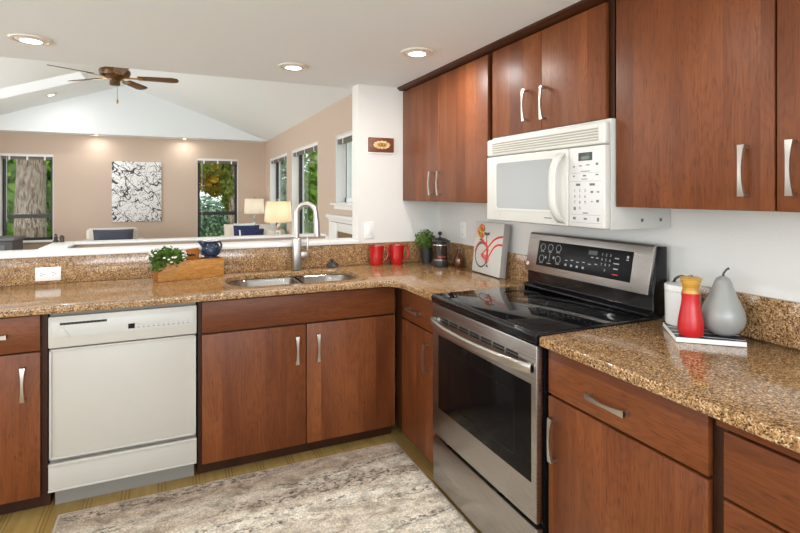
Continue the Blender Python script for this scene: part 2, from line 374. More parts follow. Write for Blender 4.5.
def rrect(x0, x1, y0, y1, r, n=6):
    out = []
    rr = r if isinstance(r, (list, tuple)) else [r]*4
    for (cx, cy, a0), q in zip(((x1, y1, 0), (x0, y1, 90), (x0, y0, 180), (x1, y0, 270)), rr):
        sx = -1 if cx == x1 else 1; sy = -1 if cy == y1 else 1
        for k in range(n+1):
            a = math.radians(a0+90*k/n); out.append((cx+sx*q+q*math.cos(a), cy+sy*q+q*math.sin(a)))
    return out
def arc(c, r, a0, a1, n=10): return [(c[0]+r*math.cos(math.radians(a0+(a1-a0)*k/n)), c[1]+r*math.sin(math.radians(a0+(a1-a0)*k/n))) for k in range(n+1)]
def rotz(ang, c): return Matrix.Translation(c) @ Matrix.Rotation(ang, 4, 'Z') @ Matrix.Translation(-Vector(c))

def wloc(o):
    v = Vector((0, 0, 0))
    while o is not None: v += o.location; o = o.parent
    return v
def obj(name, bm, mats, parent=None, smooth=35, label=None):
    if not isinstance(mats, (list, tuple)): mats = [mats]
    off = wloc(parent) if parent else None
    if off is not None: bmesh.ops.translate(bm, vec=-off, verts=bm.verts)
    th = math.radians(smooth)
    for f in bm.faces: f.smooth = True
    for e in bm.edges:
        if len(e.link_faces) == 2: e.smooth = e.calc_face_angle(0) < th
    me = bpy.data.meshes.new(name); bm.to_mesh(me); bm.free()
    for m in mats: me.materials.append(m)
    o = bpy.data.objects.new(name, me); COL.objects.link(o)
    if parent: o.parent = parent
    if label: o['label'] = label
    return o
def thing(name, label, cat, loc, group=None):
    o = bpy.data.objects.new(name, None); COL.objects.link(o); o.location = loc; o.empty_display_size = 0.05
    o['label'] = label; o['category'] = cat
    if group: o['group'] = group
    return o
def solo(name, bm, mats, label, cat, group=None, smooth=35):
    c = [min(v.co[i] for v in bm.verts) for i in range(3)], [max(v.co[i] for v in bm.verts) for i in range(3)]
    base = Vector(((c[0][0]+c[1][0])/2, (c[0][1]+c[1][1])/2, c[0][2]))
    bmesh.ops.translate(bm, vec=-base, verts=bm.verts)
    o = obj(name, bm, mats, None, smooth); o.location = base
    o['label'] = label; o['category'] = cat
    if group: o['group'] = group
    return o
def struct(name, bm, mats, parent=None, smooth=35):
    o = obj(name, bm, mats, parent, smooth)
    if not parent: o['kind'] = 'structure'
    return o
def text(bm, s, size, mat, mi=0, depth=0.0004):
    """lettering as mesh, merged into bm; laid in XY plane then moved by mat"""
    cu = bpy.data.curves.new('t', 'FONT'); cu.body = s; cu.size = size; cu.extrude = depth; cu.align_x = 'CENTER'; cu.align_y = 'CENTER'; cu.resolution_u = 2
    o = bpy.data.objects.new('t', cu); COL.objects.link(o)
    dg = bpy.context.evaluated_depsgraph_get(); me = bpy.data.meshes.new_from_object(o.evaluated_get(dg))
    t = bmesh.new(); t.from_mesh(me); bpy.data.meshes.remove(me); bpy.data.objects.remove(o); bpy.data.curves.remove(cu)
    merge(bm, t, mat, mi)
# frames for lettering: local x -> reading direction, local y -> up, local z -> out of the face
def face_x(x, y, z): return Matrix(((0, 0, -1, x), (-1, 0, 0, y), (0, 1, 0, z), (0, 0, 0, 1)))   # face looks to -x
def face_y(x, y, z): return Matrix(((1, 0, 0, x), (0, 0, -1, y), (0, 1, 0, z), (0, 0, 0, 1)))    # face looks to -y

# ------------------------------------------------------------------ SETTING
CZ = 2.142      # kitchen ceiling
struct('floor', box(B(), (-5.4, 0.2), (-5.6, 7.9), (-0.1, 0)), M['vinyl'])
struct('ceiling', box(B(), (-5.4, 0.2), (-5.6, 0.155), (CZ, CZ+0.12)), M['ceil'])
struct('wall_right', box(B(), (0, 0.2), (-5.6, 0.12), (0, CZ)), M['wall_k'])
struct('wall_back', box(B(), (-0.632, 0.0), (0, 0.12), (0, CZ)), M['wall_k'])
struct('wall_half', box(B(), (-5.2, -0.632), (0.0, 0.12), (0, 1.058)), M['wall_k'])
# ledge cap of the half wall, the raised return wall and its cap on the living-room side
b = B(); box(b, (-5.2, -0.634), (-0.028, 0.155), (1.058, 1.085), 0.004)
struct('trim_1', b, M['trim'])
b = B(); box(b, (-2.42, -0.74), (0.43, 0.53), (0, 1.078)); box(b, (-2.42, -2.34), (0.155, 0.43), (0, 1.078))
struct('wall_return', b, M['wall_l'])
b = B(); prism(b, [(-2.46, 0.12), (-2.33, 0.12), (-2.33, 0.415), (-0.735, 0.415), (-0.735, 0.545), (-2.46, 0.545)], 'z', 1.0785, 1.0925, 0.002)
struct('trim_2', b, M['trim'])
b = B(); box(b, (-0.74, -0.715), (0.42, 0.54), (0, 1.0775)); struct('trim_3', b, M['trim'])
# rear and left kitchen walls with openings added for the fill lamps (behind the camera)
b = B(); box(b, (-5.4, -4.1), (-5.6, -5.45), (0, CZ)); box(b, (-0.5, 0), (-5.6, -5.45), (0, CZ)); box(b, (-4.1, -0.5), (-5.6, -5.45), (2.1, CZ))
struct('wall_rear', b, M['wall_k'])
b = B(); box(b, (-4.75, -4.62), (-5.45, -4.2), (0, CZ)); box(b, (-4.75, -4.62), (-1.0, 0.0), (0, CZ)); box(b, (-4.75, -4.62), (-4.2, -1.0), (2.1, CZ))
struct('wall_left', b, M['wall_k'])
# living room
RX, RZ, EL, EZ = -2.574, 3.40, -5.15, 2.49
SL = (RZ-EZ)/(RX-EL); SR = (RZ-EZ)/(0-RX)
def wall_with_windows(axis, fixed, span, zt, wins):
    """boxes round the openings; wins: (a0,a1,z0,z1)"""
    bm = B(); cur = span[0]
    def bx(a, z):
        if axis == 'x': box(bm, fixed, a, z)
        else: box(bm, a, fixed, z)
    for a0, a1, z0, z1 in sorted(wins):
        bx((cur, a0), (0, zt)); bx((a0, a1), (0, z0)); bx((a0, a1), (z1, zt)); cur = a1
    bx((cur, span[1]), (0, zt)); return bm
WF = [(-4.56, -3.775, 0.545, 2.11), (-1.345, -0.553, 0.30, 2.115)]
WR = [(5.44, 7.08, 0.30, 2.10), (3.405, 5.04, 0.30, 2.105), (1.2, 2.58, 1.285, 2.085)]
struct('wall_far', wall_with_windows('y', (7.7, 7.9), (-5.4, 0.0), 2.49, WF), M['wall_l'])
struct('wall_side', wall_with_windows('x', (0.0, 0.2), (0.12, 7.9), 2.49, WR), M['wall_l'])
b = B(); box(b, (-5.4, -5.2), (0.0, 1.0), (0, 2.49)); box(b, (-5.4, -5.2), (6.2, 7.9), (0, 2.49)); box(b, (-5.4, -5.2), (1.0, 6.2), (2.35, 2.49)); box(b, (-5.4, -5.2), (1.0, 6.2), (0, 0.25))
struct('wall_west', b, M['wall_l'])
# gable drop wall, soffit, vault with the skylight opening
GY = 7.3
b = B(); prism(b, [(EL, EZ-0.014), (0.0, EZ-0.014), (RX, RZ+0.02)], 'y', GY, GY+0.1); struct('wall_gable', b, M['ceil'])
b = B(); box(b, (-5.4, 0.0), (GY+0.03, 7.7), (EZ-0.012, EZ+0.05)); struct('ceiling_soffit', b, M['ceil'])
b = B(); box(b, (-5.2, 0.0), (0.02, 0.14), (CZ+0.11, EZ)); prism(b, [(EL, EZ), (0, EZ), (RX, RZ)], 'y', 0.02, 0.14); struct('wall_header', b, M['ceil'])
b = B(); prism(b, [(RX, RZ), (0.2, EZ-0.2*SR), (0.2, EZ-0.2*SR+0.15), (RX, RZ+0.15)], 'y', 0.02, 7.9); struct('ceiling_slope_right', b, M['ceil'])
SKX, SKY = (-4.75, -3.06), (5.60, 6.22)
def zl(x): return RZ+SL*(x-RX)
b = B()
for xa, xb, ya, yb in ((-5.4, SKX[0], 0.02, 7.9), (SKX[1], RX, 0.02, 7.9), (SKX[0], SKX[1], 0.02, SKY[0]), (SKX[0], SKX[1], SKY[1], 7.9)):
    prism(b, [(xa, zl(xa)), (xb, zl(xb)), (xb, zl(xb)+0.025), (xa, zl(xa)+0.025)], 'y', ya, yb)
struct('ceiling_slope_left', b, M['ceil'])
b = B(); x0, x1 = SKX
for ya, yb in ((SKY[0]-0.03, SKY[0]), (SKY[1], SKY[1]+0.03)): prism(b, [(x0, zl(x0)+0.0255), (x1, zl(x1)+0.0255), (x1, zl(x1)+0.045), (x0, zl(x0)+0.045)], 'y', ya, yb)
o = struct('window_6', b, M['trim'])
b = B(); prism(b, [(x0, zl(x0)+0.004), (x1, zl(x1)+0.004), (x1, zl(x1)+0.010), (x0, zl(x0)+0.010)], 'y', SKY[0], SKY[1]); struct('glass_pane', b, M['milky'], o)

# windows: frames, panes, blinds (raised)
def window(idx, axis, a0, a1, z0, z1, f0, mull=None, rail=None, white=False):
    """f0: position of the room-side wall face; frame sits 0.11 m deep in the reveal"""
    def bx(bm, a, d, z, bev=0.0):
        dd = (f0+d[0], f0+d[1])
        if axis == 'y': box(bm, a, dd, z, bev)
        else: box(bm, dd, a, z, bev)
    rv = B()
    for a, z in (((a0, a0+0.008), (z0, z1)), ((a1-0.008, a1), (z0, z1)), ((a0, a1), (z1-0.008, z1)), ((a0, a1), (z0, z0+0.008))):
        bx(rv, a, (0.0, 0.2), z)
    w = struct('window_%d' % idx, rv, M['trim'])
    fr = B(); t = 0.05; d = (0.11, 0.16); A0, A1, Z0, Z1 = a0+0.008, a1-0.008, z0+0.008, z1-0.008
    for a, z in (((A0, A0+t), (Z0, Z1)), ((A1-t, A1), (Z0, Z1)), ((A0, A1), (Z1-t, Z1)), ((A0, A1), (Z0, Z0+t))): bx(fr, a, d, z)
    if rail: bx(fr, (A0, A1), (0.105, 0.165), (rail-0.035, rail+0.035))
    for m in (mull or []): bx(fr, (m-0.03, m+0.03), (0.105, 0.165), (Z0, Z1))
    obj('window_frame', fr, M['trim'] if white else M['winblack'], w)
    if white:
        ed = B(); bx(ed, (A1-t-0.006, A1-t+0.002), (0.104, 0.112), (Z0+t, Z1-t)); obj('gasket', ed, M['winblack'], w)
    g = B(); bx(g, (A0+0.01, A1-0.01), (0.13, 0.136), (Z0+0.01, Z1-0.01)); obj('glass_pane', g, M['glass'], w)
    bl = B(); bx(bl, (a0+0.012, a1-0.012), (0.012, 0.06), (z1-0.045, z1-0.009), 0.004); h = obj('blind_headrail', bl, M['trim'], w)
    sl = B()
    for k in range(7): bx(sl, (a0+0.02, a1-0.02), (0.016, 0.058), (z1-0.051-0.008*k, z1-0.046-0.008*k))
    obj('blind_slats', sl, M['blind'], w)
    cl = B(); n = 3
    for k in range(n):
        c = a0+(a1-a0)*(k+0.5)/n; bx(cl, (c-0.012, c+0.012), (0.010, 0.0145), (z1-0.108, z1-0.04))
    bx(cl, (a0+0.09, a0+0.095), (0.013, 0.0155), (z0+0.35, z1-0.05)); obj('blind_clip', cl, M['trim'], w)
    return w
window(1, 'y', *WF[0][:2], *WF[0][2:], 7.7, rail=0.99)
window(2, 'y', *WF[1][:2], *WF[1][2:], 7.7, rail=0.99)
window(3, 'x', *WR[0], 0.0, rail=None)
window(4, 'x', *WR[1], 0.0, rail=None)
window(5, 'x', *WR[2], 0.0, mull=[1.9], white=True)
b = B(); box(b, (-0.06, 0.02), (1.15, 2.64), (1.262, 1.287), 0.004); box(b, (-0.018, 0.0), (1.18, 2.6), (1.215, 1.262)); struct('trim_4', b, M['trim'])
b = B(); box(b, (-4.62, -3.70), (7.64, 7.72), (0.52, 0.547), 0.004); struct('trim_5', b, M['trim'])
# crown strip over the overhead cabinets
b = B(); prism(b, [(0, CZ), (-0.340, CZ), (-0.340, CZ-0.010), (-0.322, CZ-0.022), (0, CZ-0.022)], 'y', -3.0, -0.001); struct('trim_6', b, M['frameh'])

# ------------------------------------------------------------------ recessed lights
def can(x, y, z, label, r=0.09, power=CAN_POWER, tilt=0.0, group=None, big=True):
    t = thing('recessed_light', label, 'ceiling light', (x, y, z), group)
    R = Matrix.Translation((x, y, z)) @ Matrix.Rotation(tilt, 4, 'Y')
    b = B(); lathe(b, [(r*0.74, -0.001), (r*0.80, -0.010), (r*0.95, -0.008), (r, -0.001)], n=36, mat=R); obj('trim_ring', b, M['ring'], t)
    b = B(); lathe(b, [(r*0.56, -0.004), (r*0.74, -0.001), (r*0.74, -0.005), (r*0.56, -0.012)], n=32, mat=R); obj('baffle', b, M['baffle'], t)
    b = B(); lathe(b, [(0, -0.016), (r*0.34, -0.015), (r*0.55, -0.011), (r*0.56, -0.006)], n=32, mat=R); obj('lens', b, M['lens'], t)
    if power:
        l = area('bulb_light', (math.sin(-tilt)*0.02, 0, -0.02), (0, tilt, 0), r*0.7, r*0.7, power, CAN_COLOR, 'DISK', t)
    return t
can(-2.405, -0.30, CZ, 'big recessed ceiling light at the left end of the kitchen ceiling, above the dishwasher side', group='recessed lights in the kitchen ceiling')
can(-1.137, -0.30, CZ, 'recessed ceiling light above the sink faucet near the ceiling edge', power=4.5, group='recessed lights in the kitchen ceiling')
can(-0.605, -0.86, CZ, 'recessed ceiling light beside the cherry overhead cabinets', power=8.5, group='recessed lights in the kitchen ceiling')
for x, y, pw in ((-1.2, -2.1, 6.5), (-2.9, -2.1, 3), (-1.6, -4.2, 3), (-3.4, -4.0, 3)): can(x, y, CZ, 'unseen recessed ceiling light added further back over the kitchen floor', power=pw, group='recessed lights in the kitchen ceiling')  # extra lamps out of view, added to light the kitchen
can(-3.07, 7.45, EZ-0.012, 'small recessed light in the far soffit above the branch print', r=0.06, power=3, group='recessed lights in the far soffit')
can(-1.58, 7.45, EZ-0.012, 'small recessed light in the far soffit nearer the gold-leaved window', r=0.06, power=3, group='recessed lights in the far soffit')
can(-3.62, 6.68, zl(-3.62), 'recessed light on the sloped ceiling just below the skylight', r=0.09, power=5, tilt=-math.atan(SL))

# ------------------------------------------------------------------ cabinets
def handle_bm(face, axis, c, half, along):
    """bow pull. face: coordinate of the door face; axis 'x' or 'y' (face looks to minus that axis); c: (horizontal, z) centre; along 'v' or 'h'"""
    t = bmesh.new(); N = 14; rings = []
    for i in range(N+1):
        s = -1+2*i/N; w = 0.0048+0.0050*s*s; d = 0.024+0.008*(1-s*s); th = 0.0035+0.0012*s*s
        rings.append([(s*half, w, d-th), (s*half, w, d+th), (s*half, -w, d+th), (s*half, -w, d-th)])
    def P(l, w, d):
        hz, z = (c[0]+w, c[1]+l) if along == 'v' else (c[0]+l, c[1]+w)
        return (face-d, hz, z) if axis == 'x' else (hz, face-d, z)
    vr = [[t.verts.new(P(*q)) for q in r] for r in rings]
    for a, bb in zip(vr, vr[1:]):
        for k in range(4): t.faces.new((a[k], a[(k+1) % 4], bb[(k+1) % 4], bb[k]))
    t.faces.new(vr[0]); t.faces.new(vr[-1])
    for sgn in (-1, 1):
        q = []
        for l in (half, half-0.010):
            for w in (-0.0075, 0.0075):
                q.append([t.verts.new(P(sgn*l, w*(1 if d > 0.01 else 0.8), d)) for d in (0.0, 0.026)])
        o_, i_, j_, k_ = q[0], q[1], q[3], q[2]
        cyc = [o_, i_, j_, k_]
        for k in range(4):
            a, bb = cyc[k], cyc[(k+1) % 4]; t.faces.new((a[0], bb[0], bb[1], a[1]))
        t.faces.new([c_[1] for c_ in cyc])
    bmesh.ops.recalc_face_normals(t, faces=t.faces[:])
    b = B(); merge(b, t); return b
FT = 0.020   # front thickness
def front(parent, name, axis, face, h0, h1, z0, z1, mat, hnd=None):
    b = B()
    if axis == 'x': box(b, (face, face+FT), (h0, h1), (z0, z1), 0.0022)
    else: box(b, (h0, h1), (face, face+FT), (z0, z1), 0.0022)
    o = obj(name, b, M[mat], parent)
    if hnd:
        obj('handle', handle_bm(face, axis, (hnd[0], hnd[1]), 0.0725, hnd[2]), M['nickel'], o, label='satin nickel bow handle')
    return o
BZ = 0.880
# left base cabinet
t = thing('base_cabinet', 'cherry base cabinet with drawer and door at the left of the white dishwasher', 'cabinet', (-2.62, -0.3, 0))
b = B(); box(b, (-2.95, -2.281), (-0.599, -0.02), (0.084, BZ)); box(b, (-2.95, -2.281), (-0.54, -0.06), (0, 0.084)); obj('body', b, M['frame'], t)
front(t, 'drawer', 'y', -0.62, -2.80, -2.304, 0.717, 0.869, 'woodh', (-2.49, 0.793, 'h'))
front(t, 'door', 'y', -0.62, -2.80, -2.304, 0.084, 0.710, 'wood', (-2.362, 0.583, 'v'))
# sink base cabinet
t = thing('base_cabinet', 'wide cherry sink cabinet with two doors under a false drawer front', 'cabinet', (-1.14, -0.3, 0))
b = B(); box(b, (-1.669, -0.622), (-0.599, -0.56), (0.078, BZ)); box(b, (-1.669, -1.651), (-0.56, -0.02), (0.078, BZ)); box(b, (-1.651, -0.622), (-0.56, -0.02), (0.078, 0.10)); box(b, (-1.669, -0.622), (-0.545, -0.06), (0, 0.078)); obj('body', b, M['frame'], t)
front(t, 'false_front', 'y', -0.62, -1.651, -0.628, 0.717, 0.868, 'woodh')
front(t, 'door', 'y', -0.62, -1.651, -1.141, 0.079, 0.708, 'wood', (-1.190, 0.5815, 'v'))
front(t, 'door', 'y', -0.62, -1.136, -0.628, 0.079, 0.708, 'wood', (-1.078, 0.582, 'v'))
# corner base cabinet on the right run
t = thing('base_cabinet', 'narrow cherry corner cabinet between the sink cabinet and the range', 'cabinet', (-0.3, -0.85, 0))
b = B(); box(b, (-0.598, -0.02), (-1.118, -0.605), (0.072, BZ)); box(b, (-0.545, -0.06), (-1.118, -0.605), (0, 0.072)); obj('body', b, M['frame'], t)
b = B(); box(b, (-0.612, -0.5985), (-0.690, -0.600), (0.072, BZ)); obj('corner_stile', b, M['frame'], t)
front(t, 'drawer', 'x', -0.618, -1.112, -0.691, 0.712, 0.866, 'woodh', (-0.862, 0.780, 'h'))
front(t, 'door', 'x', -0.618, -1.112, -0.691, 0.072, 0.704, 'wood', (-1.010, 0.577, 'v'))
# right base cabinet
t = thing('base_cabinet', 'cherry base cabinet with one drawer and one door just right of the range', 'cabinet', (-0.3, -2.18, 0))
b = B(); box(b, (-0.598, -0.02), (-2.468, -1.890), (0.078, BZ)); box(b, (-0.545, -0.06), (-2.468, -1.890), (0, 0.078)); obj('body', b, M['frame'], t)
front(t, 'drawer', 'x', -0.618, -2.451, -1.892, 0.722, 0.870, 'woodh', (-2.155, 0.785, 'h'))
front(t, 'door', 'x', -0.618, -2.451, -1.892, 0.079, 0.713, 'wood', (-1.930, 0.581, 'v'))
# drawer base cabinet
t = thing('base_cabinet', 'cherry drawer cabinet at the right edge, beyond the cabinet with one door', 'cabinet', (-0.3, -2.85, 0))
b = B(); box(b, (-0.604, -0.02), (-3.25, -2.4695), (0.078, BZ)); box(b, (-0.545, -0.06), (-3.25, -2.4695), (0, 0.078)); obj('body', b, M['frame'], t)
for z0, z1 in ((0.697, 0.848), (0.41, 0.689), (0.079, 0.402)): front(t, 'drawer', 'x', -0.620, -3.22, -2.489, z0, z1, 'woodh', (-2.855, (z0+z1)/2, 'h'))
b = B(); box(b, (-0.616, -0.604), (-3.25, -2.4695), (0.853, 0.8795), 0.001); obj('top_rail', b, M['woodh'], t)
# overhead cabinets
UZ, UT = 1.347, CZ-0.0225
t = thing('overhead_cabinet', 'cherry overhead cabinet with two tall doors in the corner', 'cabinet', (-0.15, -0.53, UZ))
b = B(); box(b, (-0.281, -0.001), (-1.080, -0.001), (UZ, UT)); obj('body', b, M['frame'], t)
front(t, 'door', 'x', -0.301, -0.5375, -0.010, UZ, UT-0.006, 'wood', (-0.461, 1.460, 'v'))
front(t, 'door', 'x', -0.301, -1.062, -0.5405, UZ, UT-0.006, 'wood', (-0.566, 1.458, 'v'))
MZ = 1.677
t = thing('overhead_cabinet', 'short cherry overhead cabinet with two doors above the microwave', 'cabinet', (-0.15, -1.48, MZ))
b = B(); box(b, (-0.281, -0.001), (-1.862, -1.081), (MZ, UT)); obj('body', b, M['frame'], t)
front(t, 'door', 'x', -0.301, -1.4735, -1.105, MZ, UT-0.006, 'wood', (-1.383, 1.798, 'v'))
front(t, 'door', 'x', -0.301, -1.838, -1.4765, MZ, UT-0.006, 'wood', (-1.505, 1.790, 'v'))
t = thing('overhead_cabinet', 'large cherry overhead cabinet at the upper right, right of the microwave', 'cabinet', (-0.15, -2.4, UZ))
b = B(); box(b, (-0.281, -0.001), (-2.99, -1.888), (UZ, UT)); obj('body', b, M['frame'], t)
front(t, 'door', 'x', -0.301, -2.4190, -1.886, UZ, UT-0.006, 'wood', (-2.347, 1.460, 'v'))
front(t, 'door', 'x', -0.301, -2.958, -2.4245, UZ, UT-0.006, 'wood', (-2.468, 1.462, 'v'))

# ------------------------------------------------------------------ worktops and splashbacks
CT0, CT1 = 0.8815, 0.914
SX0, SX1, SY0, SY1 = -1.515, -0.775, -0.545, -0.125
fil = arc((-0.652-0.09, -0.675-0.09), 0.09, 90, 0, 8)
outer = [(-2.95, -0.001), (-2.95, -0.675)]+fil+[(-0.652, -1.123), (-0.001, -1.123), (-0.001, -0.001)]
hole = rrect(SX0, SX1, SY0, SY1, (0.13, 0.16, 0.16, 0.13), 8)
b = B(); slab_holes(b, outer, [hole], CT0, CT1, 0.005)
solo('countertop', b, M['granite'], 'L-shaped brown speckled granite countertop around the sink and corner', 'countertop')
b = B(); prism(b, [(-0.652, -1.884), (-0.001, -1.884), (-0.001, -3.25), (-0.652, -3.25)], 'z', CT0, CT1, 0.005, seg=3)
solo('countertop', b, M['granite'], 'brown speckled granite countertop right of the range, under the red mill', 'countertop')
b = B(); box(b, (-2.95, -0.0195), (-0.018, -0.0008), (CT1+0.0005, 1.0575), 0.0015); solo('backsplash', b, M['granite'], 'long granite backsplash strip below the white ledge', 'backsplash')
b = B(); box(b, (-0.018, -0.0008), (-1.118, -0.0009), (CT1+0.0005, 1.0575), 0.0015); solo('backsplash', b, M['granite'], 'short granite backsplash strip behind the bicycle canvas', 'backsplash')
b = B(); box(b, (-0.018, -0.0008), (-3.25, -1.890), (CT1+0.0005, 1.0575), 0.0015); solo('backsplash', b, M['granite'], 'granite backsplash strip behind the grey pear', 'backsplash')

# ------------------------------------------------------------------ sink and faucet
t = thing('sink', 'stainless double-bowl sink set under the granite counter', 'sink', ((SX0+SX1)/2, (SY0+SY1)/2, 0.70))
def bowl(x0, x1, y0, y1, rr, depth):
    tb = bmesh.new(); loops = []
    for inset, z in ((-0.02, 0.880), (0.0, 0.880), (0.006, 0.872), (0.014, 0.80), (0.020, 0.880-depth+0.03), (0.050, 0.880-depth)):
        q = [max(0.02, r_-max(0, inset)) for r_ in rr]
        loops.append([tb.verts.new((p[0], p[1], z)) for p in rrect(x0+inset, x1-inset, y0+inset, y1-inset, q, 8)])
    for a, bb in zip(loops, loops[1:]):
        for k in range(len(a)): tb.faces.new((a[k], a[(k+1) % len(a)], bb[(k+1) % len(a)], bb[k]))
    tb.faces.new(loops[-1]); bmesh.ops.recalc_face_normals(tb, faces=tb.faces[:])
    bb = B(); merge(bb, tb); return bb
XD = -1.095
for nm, x0, x1, rr, dp in (('bowl', SX0-0.004, XD-0.012, (0.06, 0.16, 0.16, 0.06), 0.19), ('bowl', XD+0.012, SX1+0.004, (0.13, 0.06, 0.06, 0.13), 0.17)):
    bo = obj(nm, bowl(x0, x1, SY0-0.004, SY1+0.004, rr, dp), M['sinkm'], t)
    b = B(); lathe(b, [(0, 0.8835-dp), (0.03, 0.8835-dp), (0.042, 0.882-dp), (0.042, 0.880-dp)], ((x0+x1)/2, (SY0+SY1)/2)); obj('drain', b, M['steelplain'], bo)
b = B(); box(b, (XD-0.0125, XD+0.0125), (SY0+0.005, SY1-0.005), (0.840, 0.8795), 0.010, 3); obj('divider', b, M['sinkm'], t)
fx, fy = -1.066, -0.088
t = thing('faucet', 'tall brushed nickel gooseneck faucet behind the sink', 'faucet', (fx, fy, CT1))
b = B(); box(b, (fx-0.030, fx+0.022), (fy-0.026, fy+0.026), (CT1, CT1+0.205), 0.010, 3); box(b, (fx+0.015, fx+0.068), (fy-0.018, fy+0.018), (CT1+0.075, CT1+0.118), 0.008, 3); obj('body', b, M['faucet'], t)
pts = [(fx-0.004, fy, CT1+0.19), (fx-0.004, fy, CT1+0.26), (fx-0.004, fy, CT1+0.355)]
ux, uy = 0.86, -0.51; R = 0.062
for k in range(1, 15):
    a = PI-PI*k/14*1.02; pts.append((fx-0.004+ux*R*(1+math.cos(a)), fy+uy*R*(1+math.cos(a)), CT1+0.355+R*math.sin(a)))
lx, ly, lz = pts[-1]; pts.append((lx+ux*0.003, ly+uy*0.003, lz-0.03)); 
b = B(); tube(b, pts, 0.0165, 16); obj('spout', b, M['faucet'], t)
b = B(); tube(b, [(lx+ux*0.004, ly+uy*0.004, lz-0.025), (lx+ux*0.008, ly+uy*0.008, lz-0.135)], [0.019, 0.020], 18); obj('spray_head', b, M['faucet'], t)
b = B(); box(b, (fx+0.060, fx+0.070), (fy-0.008, fy+0.008), (CT1+0.085, CT1+0.205), 0.0035); obj('lever_handle', b, M['faucet'], t)
# small dark tap-hole cap by the backsplash
cx_, cy_ = -0.832, -0.062
t = thing('sink_stopper', 'small dark metal sink stopper by the backsplash, right of the faucet', 'stopper', (cx_, cy_, CT1))
b = B(); lathe(b, [(0, CT1+0.001), (0.033, CT1+0.001), (0.035, CT1+0.012), (0.026, CT1+0.026), (0.012, CT1+0.032), (0, CT1+0.032)], (cx_, cy_), 20); obj('cap', b, M['stove'], t)
b = B(); lathe(b, [(0.006, CT1+0.031), (0.006, CT1+0.040), (0.014, CT1+0.047), (0.012, CT1+0.054), (0, CT1+0.056)], (cx_, cy_), 16)
for k in range(6):
    a = k*PI/3; tube(b, [(cx_+0.012*math.cos(a), cy_+0.012*math.sin(a), CT1+0.030), (cx_+0.033*math.cos(a), cy_+0.033*math.sin(a), CT1+0.022), (cx_+0.039*math.cos(a), cy_+0.039*math.sin(a), CT1+0.006)], 0.005, 6)
obj('knob', b, M['plastic'], t)

# ------------------------------------------------------------------ dishwasher
t = thing('dishwasher', 'off-white dishwasher built in under the counter', 'dishwasher', (-1.975, -0.3, 0))
b = B(); box(b, (-2.272, -1.678), (-0.595, -0.03), (0.09, 0.872)); obj('body', b, M['greytoe'], t)
b = B(); box(b, (-2.262, -1.685), (-0.55, -0.06), (0, 0.089)); obj('toe_kick', b, M['greytoe'], t, label='grey toe kick panel')
b = B(); box(b, (-2.275, -1.675), (-0.622, -0.596), (0.720, 0.857), 0.004)
cp = obj('control_panel', b, M['bisque'], t)
b = B(); box(b, (-2.262, -1.690), (-0.6245, -0.6215), (0.764, 0.833), 0.001); obj('console_strip', b, M['console'], cp)
b = B(); box(b, (-2.231, -2.052), (-0.6262, -0.6243), (0.819, 0.829))
for k in range(12): box(b, (-2.225+k*0.0146, -2.217+k*0.0146), (-0.6272, -0.6260), (0.8195, 0.8285), mi=1)
obj('latch_vent', b, [M['gap'], M['sidewood']], cp)
b = B(); prism(b, [(-2.262, 0.765), (-2.225, 0.813), (-2.190, 0.765)], 'y', -0.6275, -0.6244, 0.0008); obj('latch_handle', b, M['bisque'], cp)
b = B(); box(b, (-1.967, -1.940), (-0.626, -0.6243), (0.776, 0.799)); obj('display', b, M['black'], cp)
for k in range(11):
    xx = -1.925+k*0.0212; b = B(); lathe(b, [(0, 0), (0.0055, 0), (0.0055, 0.0014), (0.0035, 0.002), (0, 0.002)], n=12, mat=face_y(xx, -0.6244, 0.790) if k else face_y(xx, -0.6244, 0.795)); box(b, (xx-0.004, xx+0.004), (-0.6249, -0.6243), (0.777, 0.780), mi=1); obj('button', b, [M['sidegrey'], M['ink']], cp)
b = B(); box(b, (-2.272, -1.678), (-0.615, -0.596), (0.232, 0.714), 0.003)
for x, z in (((-2.272, -2.262), (0.232, 0.714)), ((-1.688, -1.678), (0.232, 0.714)), ((-2.272, -1.678), (0.232, 0.241)), ((-2.272, -1.678), (0.704, 0.714))): box(b, x, (-0.621, -0.612), z, 0.0025)
obj('door', b, M['bisque2'], t)
b = B(); box(b, (-2.275, -1.675), (-0.620, -0.596), (0.094, 0.214), 0.003); box(b, (-2.275, -1.675), (-0.628, -0.61), (0.204, 0.217), 0.003); box(b, (-2.275, -1.675), (-0.626, -0.61), (0.094, 0.101), 0.002); obj('lower_panel', b, M['bisque2'], t)

# ------------------------------------------------------------------ range
Y0, Y1 = -1.879, -1.127
t = thing('range', 'stainless steel electric range with a black glass cooktop', 'range', (-0.34, -1.504, 0))
b = B(); box(b, (-0.625, -0.025), (Y0+0.004, Y1-0.004), (0.03, 0.893)); 
for yy in (Y0+0.05, Y1-0.05):
    for xx in (-0.58, -0.08): lathe(b, [(0.02, 0.0), (0.02, 0.031)], (xx, yy), 12)
obj('body', b, M['black'], t)
b = B(); box(b, (-0.650, -0.10), (Y0, Y1), (0.893, 0.9215), 0.006, 3); ck = obj('cooktop', b, M['blackglass'], t)
b = B(); prism(b, [(-0.645, 0.884), (-0.657, 0.884), (-0.662, 0.889), (-0.662, 0.911), (-0.656, 0.9222), (-0.645, 0.9222)], 'y', Y0, Y1, 0.002); obj('front_rim', b, M['black'], ck)
for bx_, by_, br in ((-0.52, -1.30, 0.085), (-0.52, -1.70, 0.105), (-0.27, -1.30, 0.085), (-0.27, -1.70, 0.080), (-0.38, -1.50, 0.055)):
    b = B(); lathe(b, [(br-0.002, 0.9214), (br-0.002, 0.92185), (br, 0.92185), (br, 0.9214)], (bx_, by_), 40); obj('burner_ring', b, M['black'], ck)
DX = -0.656
